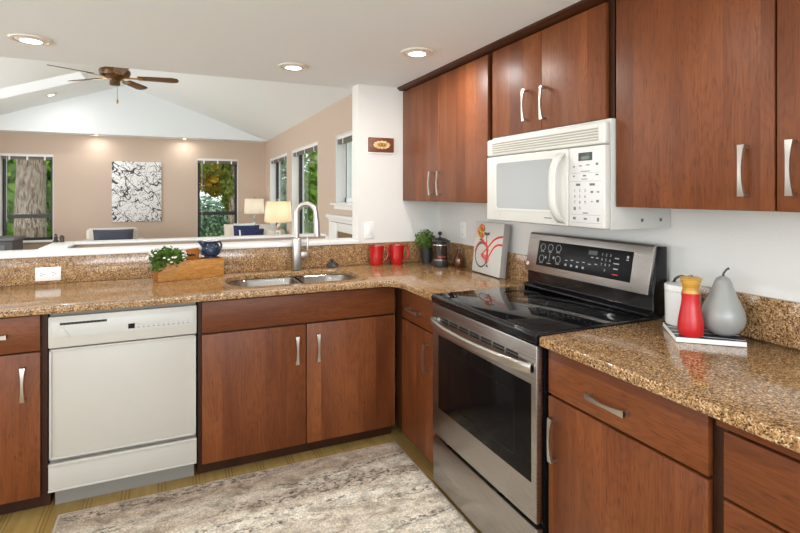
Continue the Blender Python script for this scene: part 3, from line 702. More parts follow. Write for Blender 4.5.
b = B(); box(b, (DX, -0.626), (Y0+0.002, Y1-0.002), (0.272, 0.879), 0.004); dr = obj('oven_door', b, M['steel'], t)
b = B(); box(b, (DX-0.0016, DX+0.005), (-1.850, -1.186), (0.404, 0.742), 0.001); wd = obj('window', b, M['ovenglass'], dr)
b = B()
for y_, z_ in (((-1.76, -1.275), (0.455, 0.460)), ((-1.76, -1.275), (0.685, 0.690)), ((-1.76, -1.755), (0.455, 0.69)), ((-1.28, -1.275), (0.455, 0.69))): box(b, (DX-0.0022, DX-0.0014), y_, z_)
obj('window_border', b, M['black'], wd)
for row, zz in enumerate((0.8235, 0.8120)):
    for k in range(7):
        y1_ = -1.205-k*0.084; b = B(); box(b, (DX-0.0012, DX+0.004), (y1_-0.070, y1_), (zz-0.0042, zz+0.0042)); obj('vent_slot', b, M['gap'], dr)
# bowed bar handle
tb = bmesh.new(); rings = []; N = 24
for i in range(N+1):
    s = -1+2*i/N; y_ = (Y0+Y1)/2+s*0.366; out = 0.012+0.050*(1-s*s)**0.8 if abs(s) < 1 else 0.012
    zc = 0.802; hw = 0.0165; th = 0.008
    rings.append([tb.verts.new((DX-out-dx_, y_, zc+dz_)) for dx_, dz_ in ((th, hw*0.6), (th*0.4, hw), (-th, hw*0.8), (-th, -hw*0.8), (th*0.4, -hw), (th, -hw*0.6))])
for a, bb in zip(rings, rings[1:]):
    for k in range(6): tb.faces.new((a[k], a[(k+1) % 6], bb[(k+1) % 6], bb[k]))
tb.faces.new(rings[0]); tb.faces.new(rings[-1]); bmesh.ops.recalc_face_normals(tb, faces=tb.faces[:])
b = B(); merge(b, tb)
for s in (-1, 1): yc = (Y0+Y1)/2+s*0.352; box(b, (DX-0.02, DX), (yc-0.014, yc+0.014), (0.788, 0.816), 0.003)
obj('handle', b, M['nickel'], dr, label='bowed satin bar handle')
b = B(); box(b, (DX+0.002, -0.626), (Y0+0.002, Y1-0.002), (0.040, 0.254), 0.004); obj('storage_drawer', b, M['steel'], t)
# backguard: riser + tilted control panel
b = B(); prism(b, [(-0.105, 0.9215), (-0.022, 0.9215), (-0.022, 1.19), (-0.060, 1.19), (-0.098, 1.01), (-0.098, 0.945), (-0.125, 0.933), (-0.125, 0.9215)], 'y', Y0, Y1, 0.004); bgd = obj('backguard', b, M['black'], t)
b = B(); prism(b, [(-0.118, 1.005), (-0.100, 1.003), (-0.062, 1.192), (-0.045, 1.197), (-0.074, 1.197), (-0.082, 1.190)], 'y', Y0+0.010, Y1-0.002, 0.002); obj('panel_face', b, M['steel'], bgd, label='stainless control fascia')
ang = math.atan2(0.036, 0.185)   # lean of the fascia
def fas(y, z):                    # frame on the leaning fascia, at height z
    x = -0.1185+(z-1.005)*0.036/0.185
    return Matrix.Translation((x, y, z)) @ Matrix.Rotation(ang, 4, 'Y') @ face_x(0, 0, 0)
b = B(); box(b, (-0.2855, 0.2855), (-0.062, 0.062), (-0.001, 0.0018), 0.0006, mat=fas(-1.4955, 1.100)); gl_ = obj('touch_panel', b, M['panelglass'], bgd)
b = B()
def ln(cx, cz, w, h, mi=0): box(b, (cx-w/2, cx+w/2), (cz-h/2, cz+h/2), (0.0018, 0.0022), mi=mi, mat=fas(-1.4955, 1.100))
def ringf(cx, cz, r):
    tube(b, [(cx+r*math.cos(a*PI/12), cz+r*math.sin(a*PI/12), 0.002) for a in range(24)], 0.0011, 5, mat=fas(-1.4955, 1.100), closed=True)
for cx, cz in ((-0.250, 0.030), (-0.195, 0.032), (-0.140, 0.034), (-0.250, -0.026), (-0.135, -0.020)):
    ringf(cx, cz, 0.0165)
    ln(cx-0.007, cz-0.021, 0.010, 0.003); ln(cx+0.007, cz-0.021, 0.010, 0.003)
ln(-0.195, -0.012, 0.002, 0.05); ln(-0.222, -0.018, 0.010, 0.012); ln(-0.166, -0.014, 0.010, 0.012); ln(-0.195, -0.045, 0.03, 0.003)
obj('burner_mark', b, M['whiteink'], gl_)
b = B()
F0 = fas(-1.4955, 1.100)
for i, s in enumerate('123456789'): text(b, s, 0.016, F0 @ Matrix.Translation((0.130+0.022*(i % 3), 0.034-0.021*(i//3), 0.0019)))
text(b, '0', 0.016, F0 @ Matrix.Translation((0.152, -0.031, 0.0019)))
obj('keypad_digit', b, M['whiteink'], gl_)
b = B()
for k in range(6):
    ln(-0.080+k*0.036, -0.016+0.004*(k % 2), 0.016, 0.004)
for k in range(4): ln(-0.080+k*0.036, -0.037, 0.012, 0.010)
for k in range(2): ln(0.075+k*0.028, 0.016, 0.014, 0.004)
for k, wv in enumerate((0.022, 0.030, 0.024)): ln(0.208, 0.026-0.022*k, wv, 0.005)
ln(0.262, 0.038, 0.010, 0.010); ln(0.262, 0.026, 0.012, 0.004)
obj('button_mark', b, M['whiteink'], gl_)
b = B(); ln(0.208, -0.042, 0.030, 0.004); obj('off_mark', b, M['redink'], gl_)
b = B(); box(b, (-0.005, 0.045), (-0.009, 0.009), (0.0017, 0.0020), mat=F0 @ Matrix.Translation((0.055, 0.036, 0)))
dsp = obj('clock_display', b, M['lcd'], gl_)
b = B(); lathe(b, [(0, 0), (0.011, 0), (0.011, 0.0014), (0.009, 0.002), (0, 0.002)], n=24, mat=fas(-1.145, 1.040)); obj('emblem', b, M['ring'], bgd)
b = B(); lathe(b, [(0, 0), (0.006, 0), (0.006, 0.001), (0, 0.001)], n=16, mat=fas(-1.858, 1.030)); obj('badge', b, M['greytoe'], bgd)

# ------------------------------------------------------------------ over-the-range microwave
t = thing('microwave', 'white over-the-range microwave under the short cabinet', 'microwave', (-0.17, -1.504, 1.262))
b = B(); box(b, (-0.318, -0.002), (-1.8795, -1.128), (1.262, 1.672), 0.003); obj('body', b, M['sidegrey'], t)
FX = -0.350
b = B(); box(b, (FX, -0.318), (Y0, Y1), (1.578, 1.660), 0.009, 3); gr = obj('grille', b, M['white'], t)
b = B(); box(b, (FX-0.0012, FX+0.004), (-1.850, -1.175), (1.592, 1.642)); obj('louver_recess', b, M['louver'], gr)
for k in range(5):
    z_ = 1.596+k*0.0105; b = B(); box(b, (FX-0.004, FX+0.002), (-1.850, -1.175), (z_, z_+0.0055), 0.0015); obj('louver', b, M['white'], gr)
b = B(); box(b, (FX, -0.318), (-1.694, Y1), (1.266, 1.575), 0.006, 3); dr = obj('door', b, M['white'], t)
def panel_x(bm, y0, y1, z0, z1, r, x0, x1, mi=0): prism(bm, rrect(y0, y1, z0, z1, r, 5), 'x', x0, x1, mi=mi)
b = B(); panel_x(b, -1.618, -1.205, 1.320, 1.548, 0.02, FX-0.0025, FX+0.002); obj('window_frame', b, M['white'], dr)
b = B(); panel_x(b, -1.610, -1.213, 1.327, 1.541, 0.014, FX-0.0032, FX+0.001); obj('window', b, M['mwglass'], dr)
pts = []
for i in range(17):
    s = -1+2*i/16; pts.append((FX-0.004-0.046*(1-s**4), -1.664, 1.418+s*0.140))
tb = bmesh.new(); rings = []
for (x_, y_, z_), i in zip(pts, range(17)):
    s = -1+2*i/16; w = 0.020
    rings.append([tb.verts.new((x_+dx_, y_+dy_+0.004*(1-s*s), z_)) for dx_, dy_ in ((-0.010, -w*0.6), (-0.003, -w), (0.008, -w*0.85), (0.008, w*0.85), (-0.003, w), (-0.010, w*0.6))])
for a, bb in zip(rings, rings[1:]):
    for k in range(6): tb.faces.new((a[k], a[(k+1) % 6], bb[(k+1) % 6], bb[k]))
tb.faces.new(rings[0]); tb.faces.new(rings[-1]); bmesh.ops.recalc_face_normals(tb, faces=tb.faces[:])
b = B(); merge(b, tb); obj('handle', b, M['white'], dr, smooth=60)
b = B(); box(b, (FX-0.0008, FX+0.001), (-1.60, -1.555), (1.292, 1.296)); obj('model_mark', b, M['ink'], dr)
b = B(); lathe(b, [(0, 0), (0.008, 0), (0.008, 0.001), (0, 0.001)], n=16, mat=face_x(FX, -1.225, 1.296)); obj('emblem', b, M['sidegrey'], dr)
b = B(); box(b, (FX, -0.318), (Y0, -1.697), (1.266, 1.575), 0.006, 3); cp = obj('control_panel', b, M['white'], t)
b = B(); box(b, (FX-0.0012, FX+0.001), (-1.868, -1.706), (1.276, 1.566), 0.0004); obj('keypad_sheet', b, M['whitep'], cp)
b = B(); box(b, (FX-0.0022, FX), (-1.822, -1.752), (1.521, 1.552), 0.0005); obj('display', b, M['lcd'], cp)
b = B()
for i, s in enumerate('1234567890'):
    r_, c_ = (i//3, i % 3) if i < 9 else (3, 1)
    text(b, s, 0.017, face_x(FX-0.0013, -1.732-0.027*c_, 1.407-0.0225*r_))
obj('keypad_digit', b, M['ink'], cp)
b = B()
def mk(y, z, w, h): box(b, (FX-0.0016, FX-0.001), (y-w/2, y+w/2), (z-h/2, z+h/2))
for y, z, w, h in ((-1.728, 1.500, 0.010, 0.005), (-1.762, 1.502, 0.016, 0.004), (-1.800, 1.504, 0.018, 0.004), (-1.845, 1.506, 0.012, 0.009), (-1.787, 1.481, 0.045, 0.003), (-1.728, 1.463, 0.008, 0.006), (-1.783, 1.464, 0.016, 0.006), (-1.845, 1.466, 0.014, 0.005), (-1.783, 1.451, 0.030, 0.003),
                   (-1.750, 1.430, 0.022, 0.009), (-1.822, 1.430, 0.026, 0.009), (-1.820, 1.402, 0.012, 0.008), (-1.850, 1.402, 0.012, 0.005), (-1.820, 1.366, 0.008, 0.004), (-1.848, 1.368, 0.012, 0.010), (-1.732, 1.338, 0.012, 0.012), (-1.787, 1.322, 0.026, 0.004), (-1.730, 1.300, 0.014, 0.010), (-1.787, 1.300, 0.016, 0.007), (-1.850, 1.300, 0.010, 0.014)): mk(y, z, w, h)
for z in (1.475, 1.443, 1.315, 1.285): mk(-1.787, z, 0.155, 0.0008)
obj('key_mark', b, M['ink'], cp)
b = B()
for yy in (-1.2, -1.5, -1.8): lathe(b, [(0, 0), (0.005, 0), (0.005, 0.002), (0, 0.002)], n=10, mat=Matrix.Translation((-0.2, yy, 1.2605)))
for xx in (-0.06, -0.16): lathe(b, [(0, 0), (0.007, 0), (0.007, 0.0015), (0, 0.0015)], n=10, mat=face_y(xx, -1.8797, 1.295))
obj('screw', b, M['ink'], t)

# ------------------------------------------------------------------ outlets and switch
def plate_thing(name, label, cat, mat, kind):
    o = mat.to_translation(); t = thing(name, label, cat, o)
    w, h = (0.0365, 0.058)
    b = B(); box(b, (-w, w), (-h, h), (0.0, 0.006), 0.003, mat=mat); obj('cover_plate', b, M['plate'], t)
    if kind == 'switch':
        b = B(); box(b, (-0.017, 0.017), (-0.033, 0.033), (0.0055, 0.0075), 0.001, mat=mat); obj('switch_frame', b, M['trim'], t)
        b = B(); box(b, (-0.012, 0.012), (-0.026, 0.026), (0.007, 0.011), 0.002, mat=mat); obj('rocker', b, M['plate'], t)
    else:
        for s in (-1, 1):
            b = B(); prism(b, rrect(-0.017, 0.017, s*0.027-0.016, s*0.027+0.016, 0.011, 4), 'z', 0.0055, 0.0075, mat=mat); oo = obj('socket', b, M['trim'], t)
            b = B()
            for x in (-0.0065, 0.0065): box(b, (x-0.0012, x+0.0012), (s*0.027-0.002, s*0.027+0.008), (0.0074, 0.0078), mat=mat)
            box(b, (-0.0022, 0.0022), (s*0.027-0.010, s*0.027-0.006), (0.0074, 0.0078), mat=mat); obj('slot', b, M['ink'], oo)
    return t
plate_thing('outlet', 'white double outlet mounted sideways on the granite backsplash', 'outlet', face_y(-2.388, -0.0185, 0.967) @ Matrix.Rotation(PI/2, 4, 'Z'), 'outlet')
plate_thing('light_switch', 'white rocker switch on the wall end below the wood plaque', 'light switch', face_y(-0.550, -0.0005, 1.146), 'switch')
plate_thing('outlet', 'white upright outlet on the wall left of the bicycle canvas', 'outlet', face_x(-0.0005, -0.332, 1.150), 'outlet')

# ------------------------------------------------------------------ wall plaque
t = thing('wall_plaque', 'small dark wood plaque with a cream carved rosette on the wall end', 'plaque', (-0.467, -0.001, 1.672))
b = B(); box(b, (-0.560, -0.374), (-0.020, -0.001), (1.682, 1.782), 0.003); obj('board', b, M['plaque'], t)
b = B()
for k in range(12):
    a = 2*PI*k/12; cx, cz = -0.465+0.050*math.cos(a), 1.732+0.020*math.sin(a)
    t2 = bmesh.new(); bmesh.ops.create_uvsphere(t2, u_segments=10, v_segments=6, radius=1); merge(b, t2, Matrix.Translation((cx, -0.022, cz)) @ Matrix.Diagonal((0.014, 0.006, 0.010, 1)))
for cx in (-0.485, -0.445):
    for k in range(6):
        a = 2*PI*k/6; t2 = bmesh.new(); bmesh.ops.create_uvsphere(t2, u_segments=8, v_segments=6, radius=1); merge(b, t2, Matrix.Translation((cx+0.011*math.cos(a), -0.024, 1.732+0.010*math.sin(a))) @ Matrix.Diagonal((0.007, 0.005, 0.006, 1)), 1)
obj('carving', b, [M['cream'], M['yellowwood']], t)
b = B(); box(b, (-0.556, -0.378), (-0.014, -0.001), (1.672, 1.6815), 0.002); obj('bottom_rail', b, M['trim'], t)

# ------------------------------------------------------------------ counter: planter box, plant, sign, jug
RA = math.radians(16)
PB = Matrix.Translation((-1.854, -0.209, CT1)) @ Matrix.Rotation(RA, 4, 'Z') @ Matrix.Diagonal((1, 1, 1, 1))
o_ = PB.to_translation()
t = thing('planter_box', 'honey wooden planter box on the counter left of the sink', 'wooden box', o_)
b = B(); box(b, (0, 0.360), (-0.008, 0.004), (0.001, 0.106), 0.0015, mat=PB); obj('front_board', b, M['oak'], t)
b = B(); box(b, (0, 0.360), (0.078, 0.090), (0.001, 0.106), 0.0015, mat=PB); obj('back_board', b, M['oak'], t)
for x0, x1 in ((0.0, 0.012), (0.348, 0.360)):
    b = B(); box(b, (x0, x1), (0.0042, 0.0778), (0.001, 0.104), 0.001, mat=PB); obj('end_board', b, M['sign'], t)
b = B(); box(b, (0.0125, 0.3475), (0.0045, 0.0775), (0.001, 0.010), mat=PB); obj('bottom_board', b, M['oak'], t)

def leaf_blob(bm, centre, radii, n, size, rng, mi=0, flat=0.0):
    """n little folded leaves on an ellipsoid volume"""
    for _ in range(n):
        while True:
            p = Vector((rng.uniform(-1, 1), rng.uniform(-1, 1), rng.uniform(-1, 1)))
            if 0.2 < p.length < 1: break
        q = Vector((p.x*radii[0], p.y*radii[1], p.z*radii[2]))+Vector(centre)
        s = size*rng.uniform(0.7, 1.3)
        n_ = (p.normalized()+Vector((rng.uniform(-.7, .7), rng.uniform(-.7, .7), rng.uniform(-.2, .9)))).normalized()
        d = n_.orthogonal().normalized(); d.rotate(Matrix.Rotation(rng.uniform(0, 6.28), 3, n_)); e = n_.cross(d)
        vs = [bm.verts.new(q-d*s), bm.verts.new(q+e*s*0.45+n_*s*0.12), bm.verts.new(q+d*s), bm.verts.new(q-e*s*0.45+n_*s*0.12)]
        f = bm.faces.new(vs); f.material_index = mi
rng = random.Random(3)
pc = PB @ Vector((0.055, 0.041, 0.125))
t = thing('potted_plant', 'bushy green plant with small white flowers at the left end of the wooden box', 'plant', PB @ Vector((0.055, 0.041, 0.0105)))
b = B(); lathe(b, [(0.026, 0.0105), (0.033, 0.088), (0.030, 0.088), (0.026, 0.080), (0, 0.080)], (0.0535, 0.041), 20, mat=PB); obj('pot', b, M['pot'], t)
b = B(); leaf_blob(b, pc+Vector((0.004, -0.022, 0.008)), (0.092, 0.066, 0.058), 420, 0.017, rng); leaf_blob(b, pc+Vector((-0.045, -0.058, -0.03)), (0.045, 0.028, 0.04), 90, 0.014, rng)
obj('foliage', b, M['leaf'], t, 10)
b = B()
for _ in range(60):
    a = rng.uniform(0, 6.28); h = rng.uniform(-0.5, 1); r = math.sqrt(max(0, 1-h*h))
    q = pc+Vector((0.004+0.096*r*math.cos(a), -0.022+0.072*r*math.sin(a), 0.008+0.058*h))
    t2 = bmesh.new(); bmesh.ops.create_icosphere(t2, subdivisions=1, radius=0.0085); merge(b, t2, Matrix.Translation(q) @ Matrix.Diagonal((1, 1, .6, 1)))
obj('flower', b, M['petal'], t)
b = B()
for k in range(9):
    a = k*0.7; tube(b, [PB @ Vector((0.055, 0.041, 0.079)), pc+Vector((0.05*math.cos(a), 0.03*math.sin(a)-0.01, 0.02))], 0.0018, 5)
obj('stem', b, M['stem'], t)
# wooden sign standing in the box
t = thing('wooden_sign', 'small orange wooden sign with dark script inside the planter box', 'sign', PB @ Vector((0.17, 0.06, 0.0105)))
SG = PB @ Matrix.Translation((0.160, 0.0690, 0.0105))
b = B(); prism(b, [(-0.068, 0.0), (0.076, 0.0), (0.082, 0.146), (0.074, 0.156), (-0.048, 0.143), (-0.056, 0.134)], 'y', -0.006, 0.006, 0.002, mat=SG); obj('board', b, M['sign'], t)
b = B(); tube(b, [(-0.042+0.096*k/48, -0.0068, 0.118+0.007*math.sin(k*1.15)+0.003*math.sin(k*0.5)) for k in range(49)], 0.0026, 6, mat=SG); tube(b, [(-0.044, -0.0068, 0.113), (0.060, -0.0068, 0.117)], 0.003, 6, mat=SG); obj('script', b, M['blackm'], t)
# navy jug
t = thing('jug', 'navy speckled jug at the right end of the wooden box', 'jug', PB @ Vector((0.283, 0.041, 0.0105)))
JM = PB @ Matrix.Translation((0.300, 0.039, 0.0105))
b = B(); lathe(b, [(0.0, 0.0), (0.026, 0.0), (0.031, 0.02), (0.033, 0.085), (0.0335, 0.106), (0.047, 0.114), (0.054, 0.135), (0.050, 0.160), (0.040, 0.180), (0.043, 0.196), (0.040, 0.196), (0.036, 0.180), (0.045, 0.155), (0.0, 0.130)], n=26, mat=JM)
prism(b, [(-0.040, 0.145), (-0.074, 0.194), (-0.066, 0.199), (-0.032, 0.190)], 'y', -0.018, 0.018, 0.004, mat=JM); obj('body', b, M['navy'], t)
b = B(); tube(b, [(0.041, 0, 0.188), (0.054, 0, 0.184), (0.062, 0, 0.168), (0.060, 0, 0.148), (0.050, 0, 0.134)], 0.0055, 8, mat=JM); obj('handle', b, M['navy'], t)
b = B(); tube(b, [(0.0415*math.cos(a*PI/12), 0.0415*math.sin(a*PI/12), 0.197) for a in range(24)], 0.0028, 8, mat=JM, closed=True); obj('rim', b, M['petal'], t, label='white rim')

# ------------------------------------------------------------------ mugs
def mug(x, y, r, label):
    t = thing('mug', label, 'mug', (x, y, CT1), 'red mugs on the counter'); h = 0.132
    z = CT1+0.0008
    b = B(); lathe(b, [(0, z), (r*0.74, z), (r*0.80, z+0.006), (r*0.86, z+0.06), (r*0.97, z+h-0.01), (r, z+h), (r*0.94, z+h), (r*0.86, z+h-0.03), (r*0.76, z+0.012), (0, z+0.010)], (x, y), 32); obj('cup', b, M['red'], t)
    a = math.radians(-18); c, s = math.cos(a), math.sin(a)
    P = [(0.86, 0.118), (1.10, 0.124), (1.42, 0.112), (1.55, 0.085), (1.42, 0.055), (1.15, 0.038), (0.84, 0.036)]
    # smooth the handle outline
    pts = []
    for i in range(len(P)-1):
        p0, p1, p2, p3 = P[max(i-1, 0)], P[i], P[i+1], P[min(i+2, len(P)-1)]
        for k in range(5):
            u = k/5; q = [0.5*((2*p1[j])+(-p0[j]+p2[j])*u+(2*p0[j]-5*p1[j]+4*p2[j]-p3[j])*u*u+(-p0[j]+3*p1[j]-3*p2[j]+p3[j])*u**3) for j in (0, 1)]; pts.append(q)
    pts.append(P[-1])
    b = B(); tube(b, [(x+c*q[0]*r, y+s*q[0]*r, z+q[1]) for q in pts], 0.0062, 10); obj('handle', b, M['red'], t)
mug(-0.532, -0.088, 0.052, 'red mug nearer the sink, left of the other red mug')
mug(-0.388, -0.100, 0.053, 'red mug on the right, nearer the potted herb')

# ------------------------------------------------------------------ herb, french press, bottle
px, py = -0.165, -0.115
t = thing('potted_plant', 'small round leafy herb in a black pot behind the french press', 'plant', (px, py, CT1))
b = B(); lathe(b, [(0, CT1+0.0008), (0.034, CT1+0.0008), (0.043, CT1+0.09), (0.046, CT1+0.09), (0.046, CT1+0.10), (0.041, CT1+0.10), (0.039, CT1+0.088), (0, CT1+0.088)], (px, py), 26); obj('pot', b, M['pot'], t)
b = B(); leaf_blob(b, (px-0.012, py, CT1+0.165), (0.078, 0.075, 0.072), 620, 0.012, rng); obj('foliage', b, M['leafd'], t, 10)
b = B()
for k in range(14):
    a = k*2.4; r = 0.02+0.03*(k % 3)/2; tube(b, [(px+0.015*math.cos(a), py+0.015*math.sin(a), CT1+0.085), (px+r*math.cos(a), py+r*math.sin(a), CT1+0.17)], 0.0014, 5)
obj('stem', b, M['stem'], t)
px, py = -0.160, -0.295
t = thing('french_press', 'glass french press with black frame on the corner of the counter', 'french press', (px, py, CT1))
z = CT1
b = B(); lathe(b, [(0, z+0.0008), (0.054, z+0.0008), (0.056, z+0.006), (0.055, z+0.036), (0.050, z+0.040), (0, z+0.040)], (px, py), 32); obj('base', b, M['plastic'], t)
b = B(); lathe(b, [(0.049, z+0.0405), (0.0495, z+0.165), (0, z+0.165)], (px, py), 32); obj('beaker', b, M['coffee'], t)
b = B(); lathe(b, [(0.0505, z+0.042), (0.0512, z+0.050), (0.0505, z+0.0505)], (px, py), 32); 
lathe(b, [(0.0502, z+0.140), (0.0510, z+0.143), (0.0502, z+0.146)], (px, py), 32); obj('metal_band', b, M['steelplain'], t)
b = B(); lathe(b, [(0.052, z+0.163), (0.055, z+0.168), (0.053, z+0.176), (0.035, z+0.186), (0.010, z+0.190), (0.008, z+0.196), (0, z+0.196)], (px, py), 32); ld = obj('lid', b, M['plastic'], t)
b = B(); lathe(b, [(0.004, z+0.194), (0.004, z+0.204), (0.012, z+0.210), (0.015, z+0.219), (0.011, z+0.229), (0, z+0.232)], (px, py), 20); obj('plunger_knob', b, M['plastic'], ld)
a = math.radians(-24); c, s = math.cos(a), math.sin(a)
b = B(); box(b, (0.046, 0.060), (-0.009, 0.009), (0.158, 0.172), 0.004, mat=Matrix.Translation((px, py, z)) @ Matrix.Rotation(a, 4, 'Z')); box(b, (0.0575, 0.069), (-0.010, 0.010), (0.040, 0.172), 0.005, 3, mat=Matrix.Translation((px, py, z)) @ Matrix.Rotation(a, 4, 'Z')); obj('handle', b, M['plastic'], t)
# red lettering on the beaker, wrapped round its front
b = B(); va = math.atan2(-3.245-py, -1.777-px)
for i, ch in enumerate('bodum'):
    aa = va+0.25+0.20*(i-2); text(b, ch, 0.020, Matrix.Translation((px+0.0505*math.cos(aa), py+0.0505*math.sin(aa), z+0.068)) @ Matrix.Rotation(aa+PI/2, 4, 'Z') @ Matrix.Rotation(PI/2, 4, 'X'))
obj('red_lettering', b, M['redink'], t)
b = B(); bxx, byy = -0.062, -0.372
t = thing('bottle', 'small brown bottle between the french press and the bicycle canvas', 'bottle', (bxx, byy, CT1))
lathe(b, [(0, z+0.0008), (0.029, z+0.0008), (0.031, z+0.006), (0.030, z+0.055), (0.024, z+0.072), (0.0105, z+0.088), (0.0105, z+0.100)], (bxx, byy), 24); obj('body', b, M['amber'], t)
b = B(); lathe(b, [(0.012, z+0.100), (0.0125, z+0.118), (0, z+0.119)], (bxx, byy), 18); obj('cap', b, M['plastic'], t)

# ------------------------------------------------------------------ bicycle canvas
lean = math.atan2(0.035, 0.302)
CV = Matrix.Translation((-0.080, -0.560, CT1+0.0050)) @ Matrix.Rotation(math.radians(-3.5), 4, 'Z') @ Matrix.Rotation(lean, 4, 'Y') @ face_x(0, 0, 0)   # local x along -y, y up the canvas, z out
t = thing('canvas_print', 'square canvas of a red bicycle with a flower basket, leaning on the backsplash', 'picture', (-0.07, -0.69, CT1))
CW, CH, CD = 0.318, 0.306, 0.040
b = B(); box(b, (0, CW), (0, CH), (-CD, 0), 0.002, mat=CV); 
for f in b.faces:
    nn = f.normal
    f.material_index = 0 if (CV.to_3x3() @ Vector((0, 0, 1))).dot(nn) > 0.5 else 1
obj('canvas', b, [M['canvas'], M['canvas_s']], t)
b = B(); zf = 0.0008
def loop(cx, cy, r, w, mi, n=36, sx=1.0): tube(b, [(cx+sx*r*math.cos(2*PI*k/n), cy+r*math.sin(2*PI*k/n), zf) for k in range(n)], w, 6, mi, CV @ Matrix.Diagonal((1, 1, 0.35, 1)), closed=True)
def stroke(pts, w, mi): tube(b, [(p[0], p[1], zf) for p in pts], w*1.35 if w > 0.001 else w, 6, mi, CV @ Matrix.Diagonal((1, 1, 0.35, 1)))
def bez(p, n=12):
    out = []
    for k in range(n+1):
        u = k/n; q = [Vector((*v, 0)) for v in p]
        while len(q) > 1: q = [q[i].lerp(q[i+1], u) for i in range(len(q)-1)]
        out.append((q[0].x, q[0].y))
    return out
wx, wy = 0.098, 0.108
loop(wx, wy, 0.072, 0.0050, 1)
for k in range(14):
    a = 2*PI*k/14; stroke([(wx, wy), (wx+0.068*math.cos(a), wy+0.068*math.sin(a))], 0.0005, 3)
stroke([(wx+0.080*math.cos(math.radians(a)), wy+0.080*math.sin(math.radians(a))) for a in range(20, 185, 11)], 0.0048, 0)   # mudguard
stroke([(wx, wy), (0.163, 0.088)], 0.004, 0); stroke([(wx, wy), (0.152, 0.150)], 0.0035, 0)
stroke([(0.163, 0.088), (0.142, 0.205)], 0.0045, 0)
stroke([(0.141, 0.205), (0.139, 0.236)], 0.003, 1)
stroke([(0.112, 0.238), (0.150, 0.236), (0.168, 0.243)], 0.0062, 1)        # saddle
stroke(bez([(0.163, 0.090), (0.21, 0.12), (0.21, 0.19), (0.317, 0.185)]), 0.0045, 0)
stroke(bez([(0.152, 0.150), (0.19, 0.17), (0.21, 0.225), (0.317, 0.232)]), 0.0045, 0)
loop(0.163, 0.088, 0.020, 0.0036, 0); loop(0.163, 0.088, 0.010, 0.0028, 0)
stroke([(wx, wy+0.006), (0.163, 0.108)], 0.0022, 0); stroke([(wx, wy-0.006), (0.163, 0.068)], 0.0022, 0)
stroke([(0.163, 0.088), (0.172, 0.050)], 0.0025, 1); stroke([(0.162, 0.048), (0.184, 0.048)], 0.004, 1)
stroke([(0.060, 0.196), (0.112, 0.198)], 0.0025, 1); stroke([(0.070, 0.196), (0.075, 0.214)], 0.003, 1)
for k in range(90):
    a = rng.uniform(0, 6.28); r = math.sqrt(rng.random()); t2 = bmesh.new(); bmesh.ops.create_icosphere(t2, subdivisions=1, radius=1)
    merge(b, t2, CV @ Matrix.Translation((0.074+0.040*r*math.cos(a), 0.248+0.043*r*math.sin(a), zf)) @ Matrix.Diagonal((0.0095, 0.0095, 0.0014, 1)), rng.choice((0, 4, 4, 5, 0, 2)))
obj('painted_bicycle', b, [M['bikered'], M['tyre'], M['stem'], M['greytoe'], M['orange'], M['yellow']], t)

# ------------------------------------------------------------------ right counter: book, canister, mill, pear
BA = math.radians(-41)
BK = Matrix.Translation((-0.288, -2.118, CT1+0.0008)) @ Matrix.Rotation(BA, 4, 'Z')
t = thing('book', 'flat black and white photo book under the red mill and grey pear', 'book', BK.to_translation())
BW, BD = 0.200, 0.212
b = B(); box(b, (0.001, BW-0.001), (0.001, BD-0.003), (0.002, 0.0150), 0.0004, mat=BK); obj('page_block', b, M['paper'], t)
b = B(); box(b, (0, BW), (0, BD), (0.0152, 0.0172), 0.0005, mat=BK); obj('front_cover', b, M['cover'], t)
b = B(); box(b, (0, BW), (0, BD), (0, 0.0018), 0.0005, mat=BK); obj('back_cover', b, M['paper'], t)
bz = CT1+0.0185
kx, ky = -0.122, -2.018; kr = 0.0575
t = thing('canister', 'white lidded ceramic canister with a black handle behind the red mill', 'canister', (kx, ky, bz))
b = B(); lathe(b, [(0, bz), (kr*0.93, bz), (kr*0.97, bz+0.005), (kr, bz+0.118), (kr*0.97, bz+0.119), (0, bz+0.119)], (kx, ky), 36); obj('jar', b, M['ceramic'], t)
b = B(); lathe(b, [(kr*1.01, bz+0.120), (kr*1.02, bz+0.136), (kr*0.98, bz+0.141), (kr*0.4, bz+0.146), (0, bz+0.146)], (kx, ky), 36); ld = obj('lid', b, M['ceramic'], t)
b = B(); dv = Vector((-0.35, 0.94, 0)).normalized()
pts = [Vector((kx, ky, bz+0.143))+dv*(-0.030+0.06*k/10)+Vector((0, 0, 0.026*math.sin(PI*min(1, k/10))**0.5 if 0 < k < 10 else 0)) for k in range(11)]
tube(b, pts, 0.0045, 8); obj('handle', b, M['black'], ld, label='black loop handle')
mx, my = -0.232, -2.128
t = thing('pepper_mill', 'red wooden mill with a honey coloured top standing on the book', 'pepper mill', (mx, my, bz))
b = B(); lathe(b, [(0, bz), (0.032, bz), (0.036, bz+0.006), (0.0385, bz+0.028), (0.036, bz+0.055), (0.029, bz+0.095), (0.0265, bz+0.118), (0.0275, bz+0.138), (0, bz+0.138)], (mx, my), 36); obj('body', b, M['redm'], t)
b = B(); lathe(b, [(0.0265, bz+0.1385), (0.0235, bz+0.152), (0.0265, bz+0.169), (0.0325, bz+0.184), (0.0325, bz+0.187), (0.028, bz+0.190), (0, bz+0.190)], (mx, my), 36); obj('grinder_top', b, M['yellowwood'], t, label='honey wood top')
b = B(); lathe(b, [(0.006, bz+0.1895), (0.008, bz+0.194), (0.006, bz+0.198), (0, bz+0.199)], (mx, my), 16); obj('knob', b, M['steelplain'], t)
ex, ey = -0.128, -2.166
t = thing('decorative_pear', 'grey glazed ceramic pear beside the red mill', 'ornament', (ex, ey, bz))
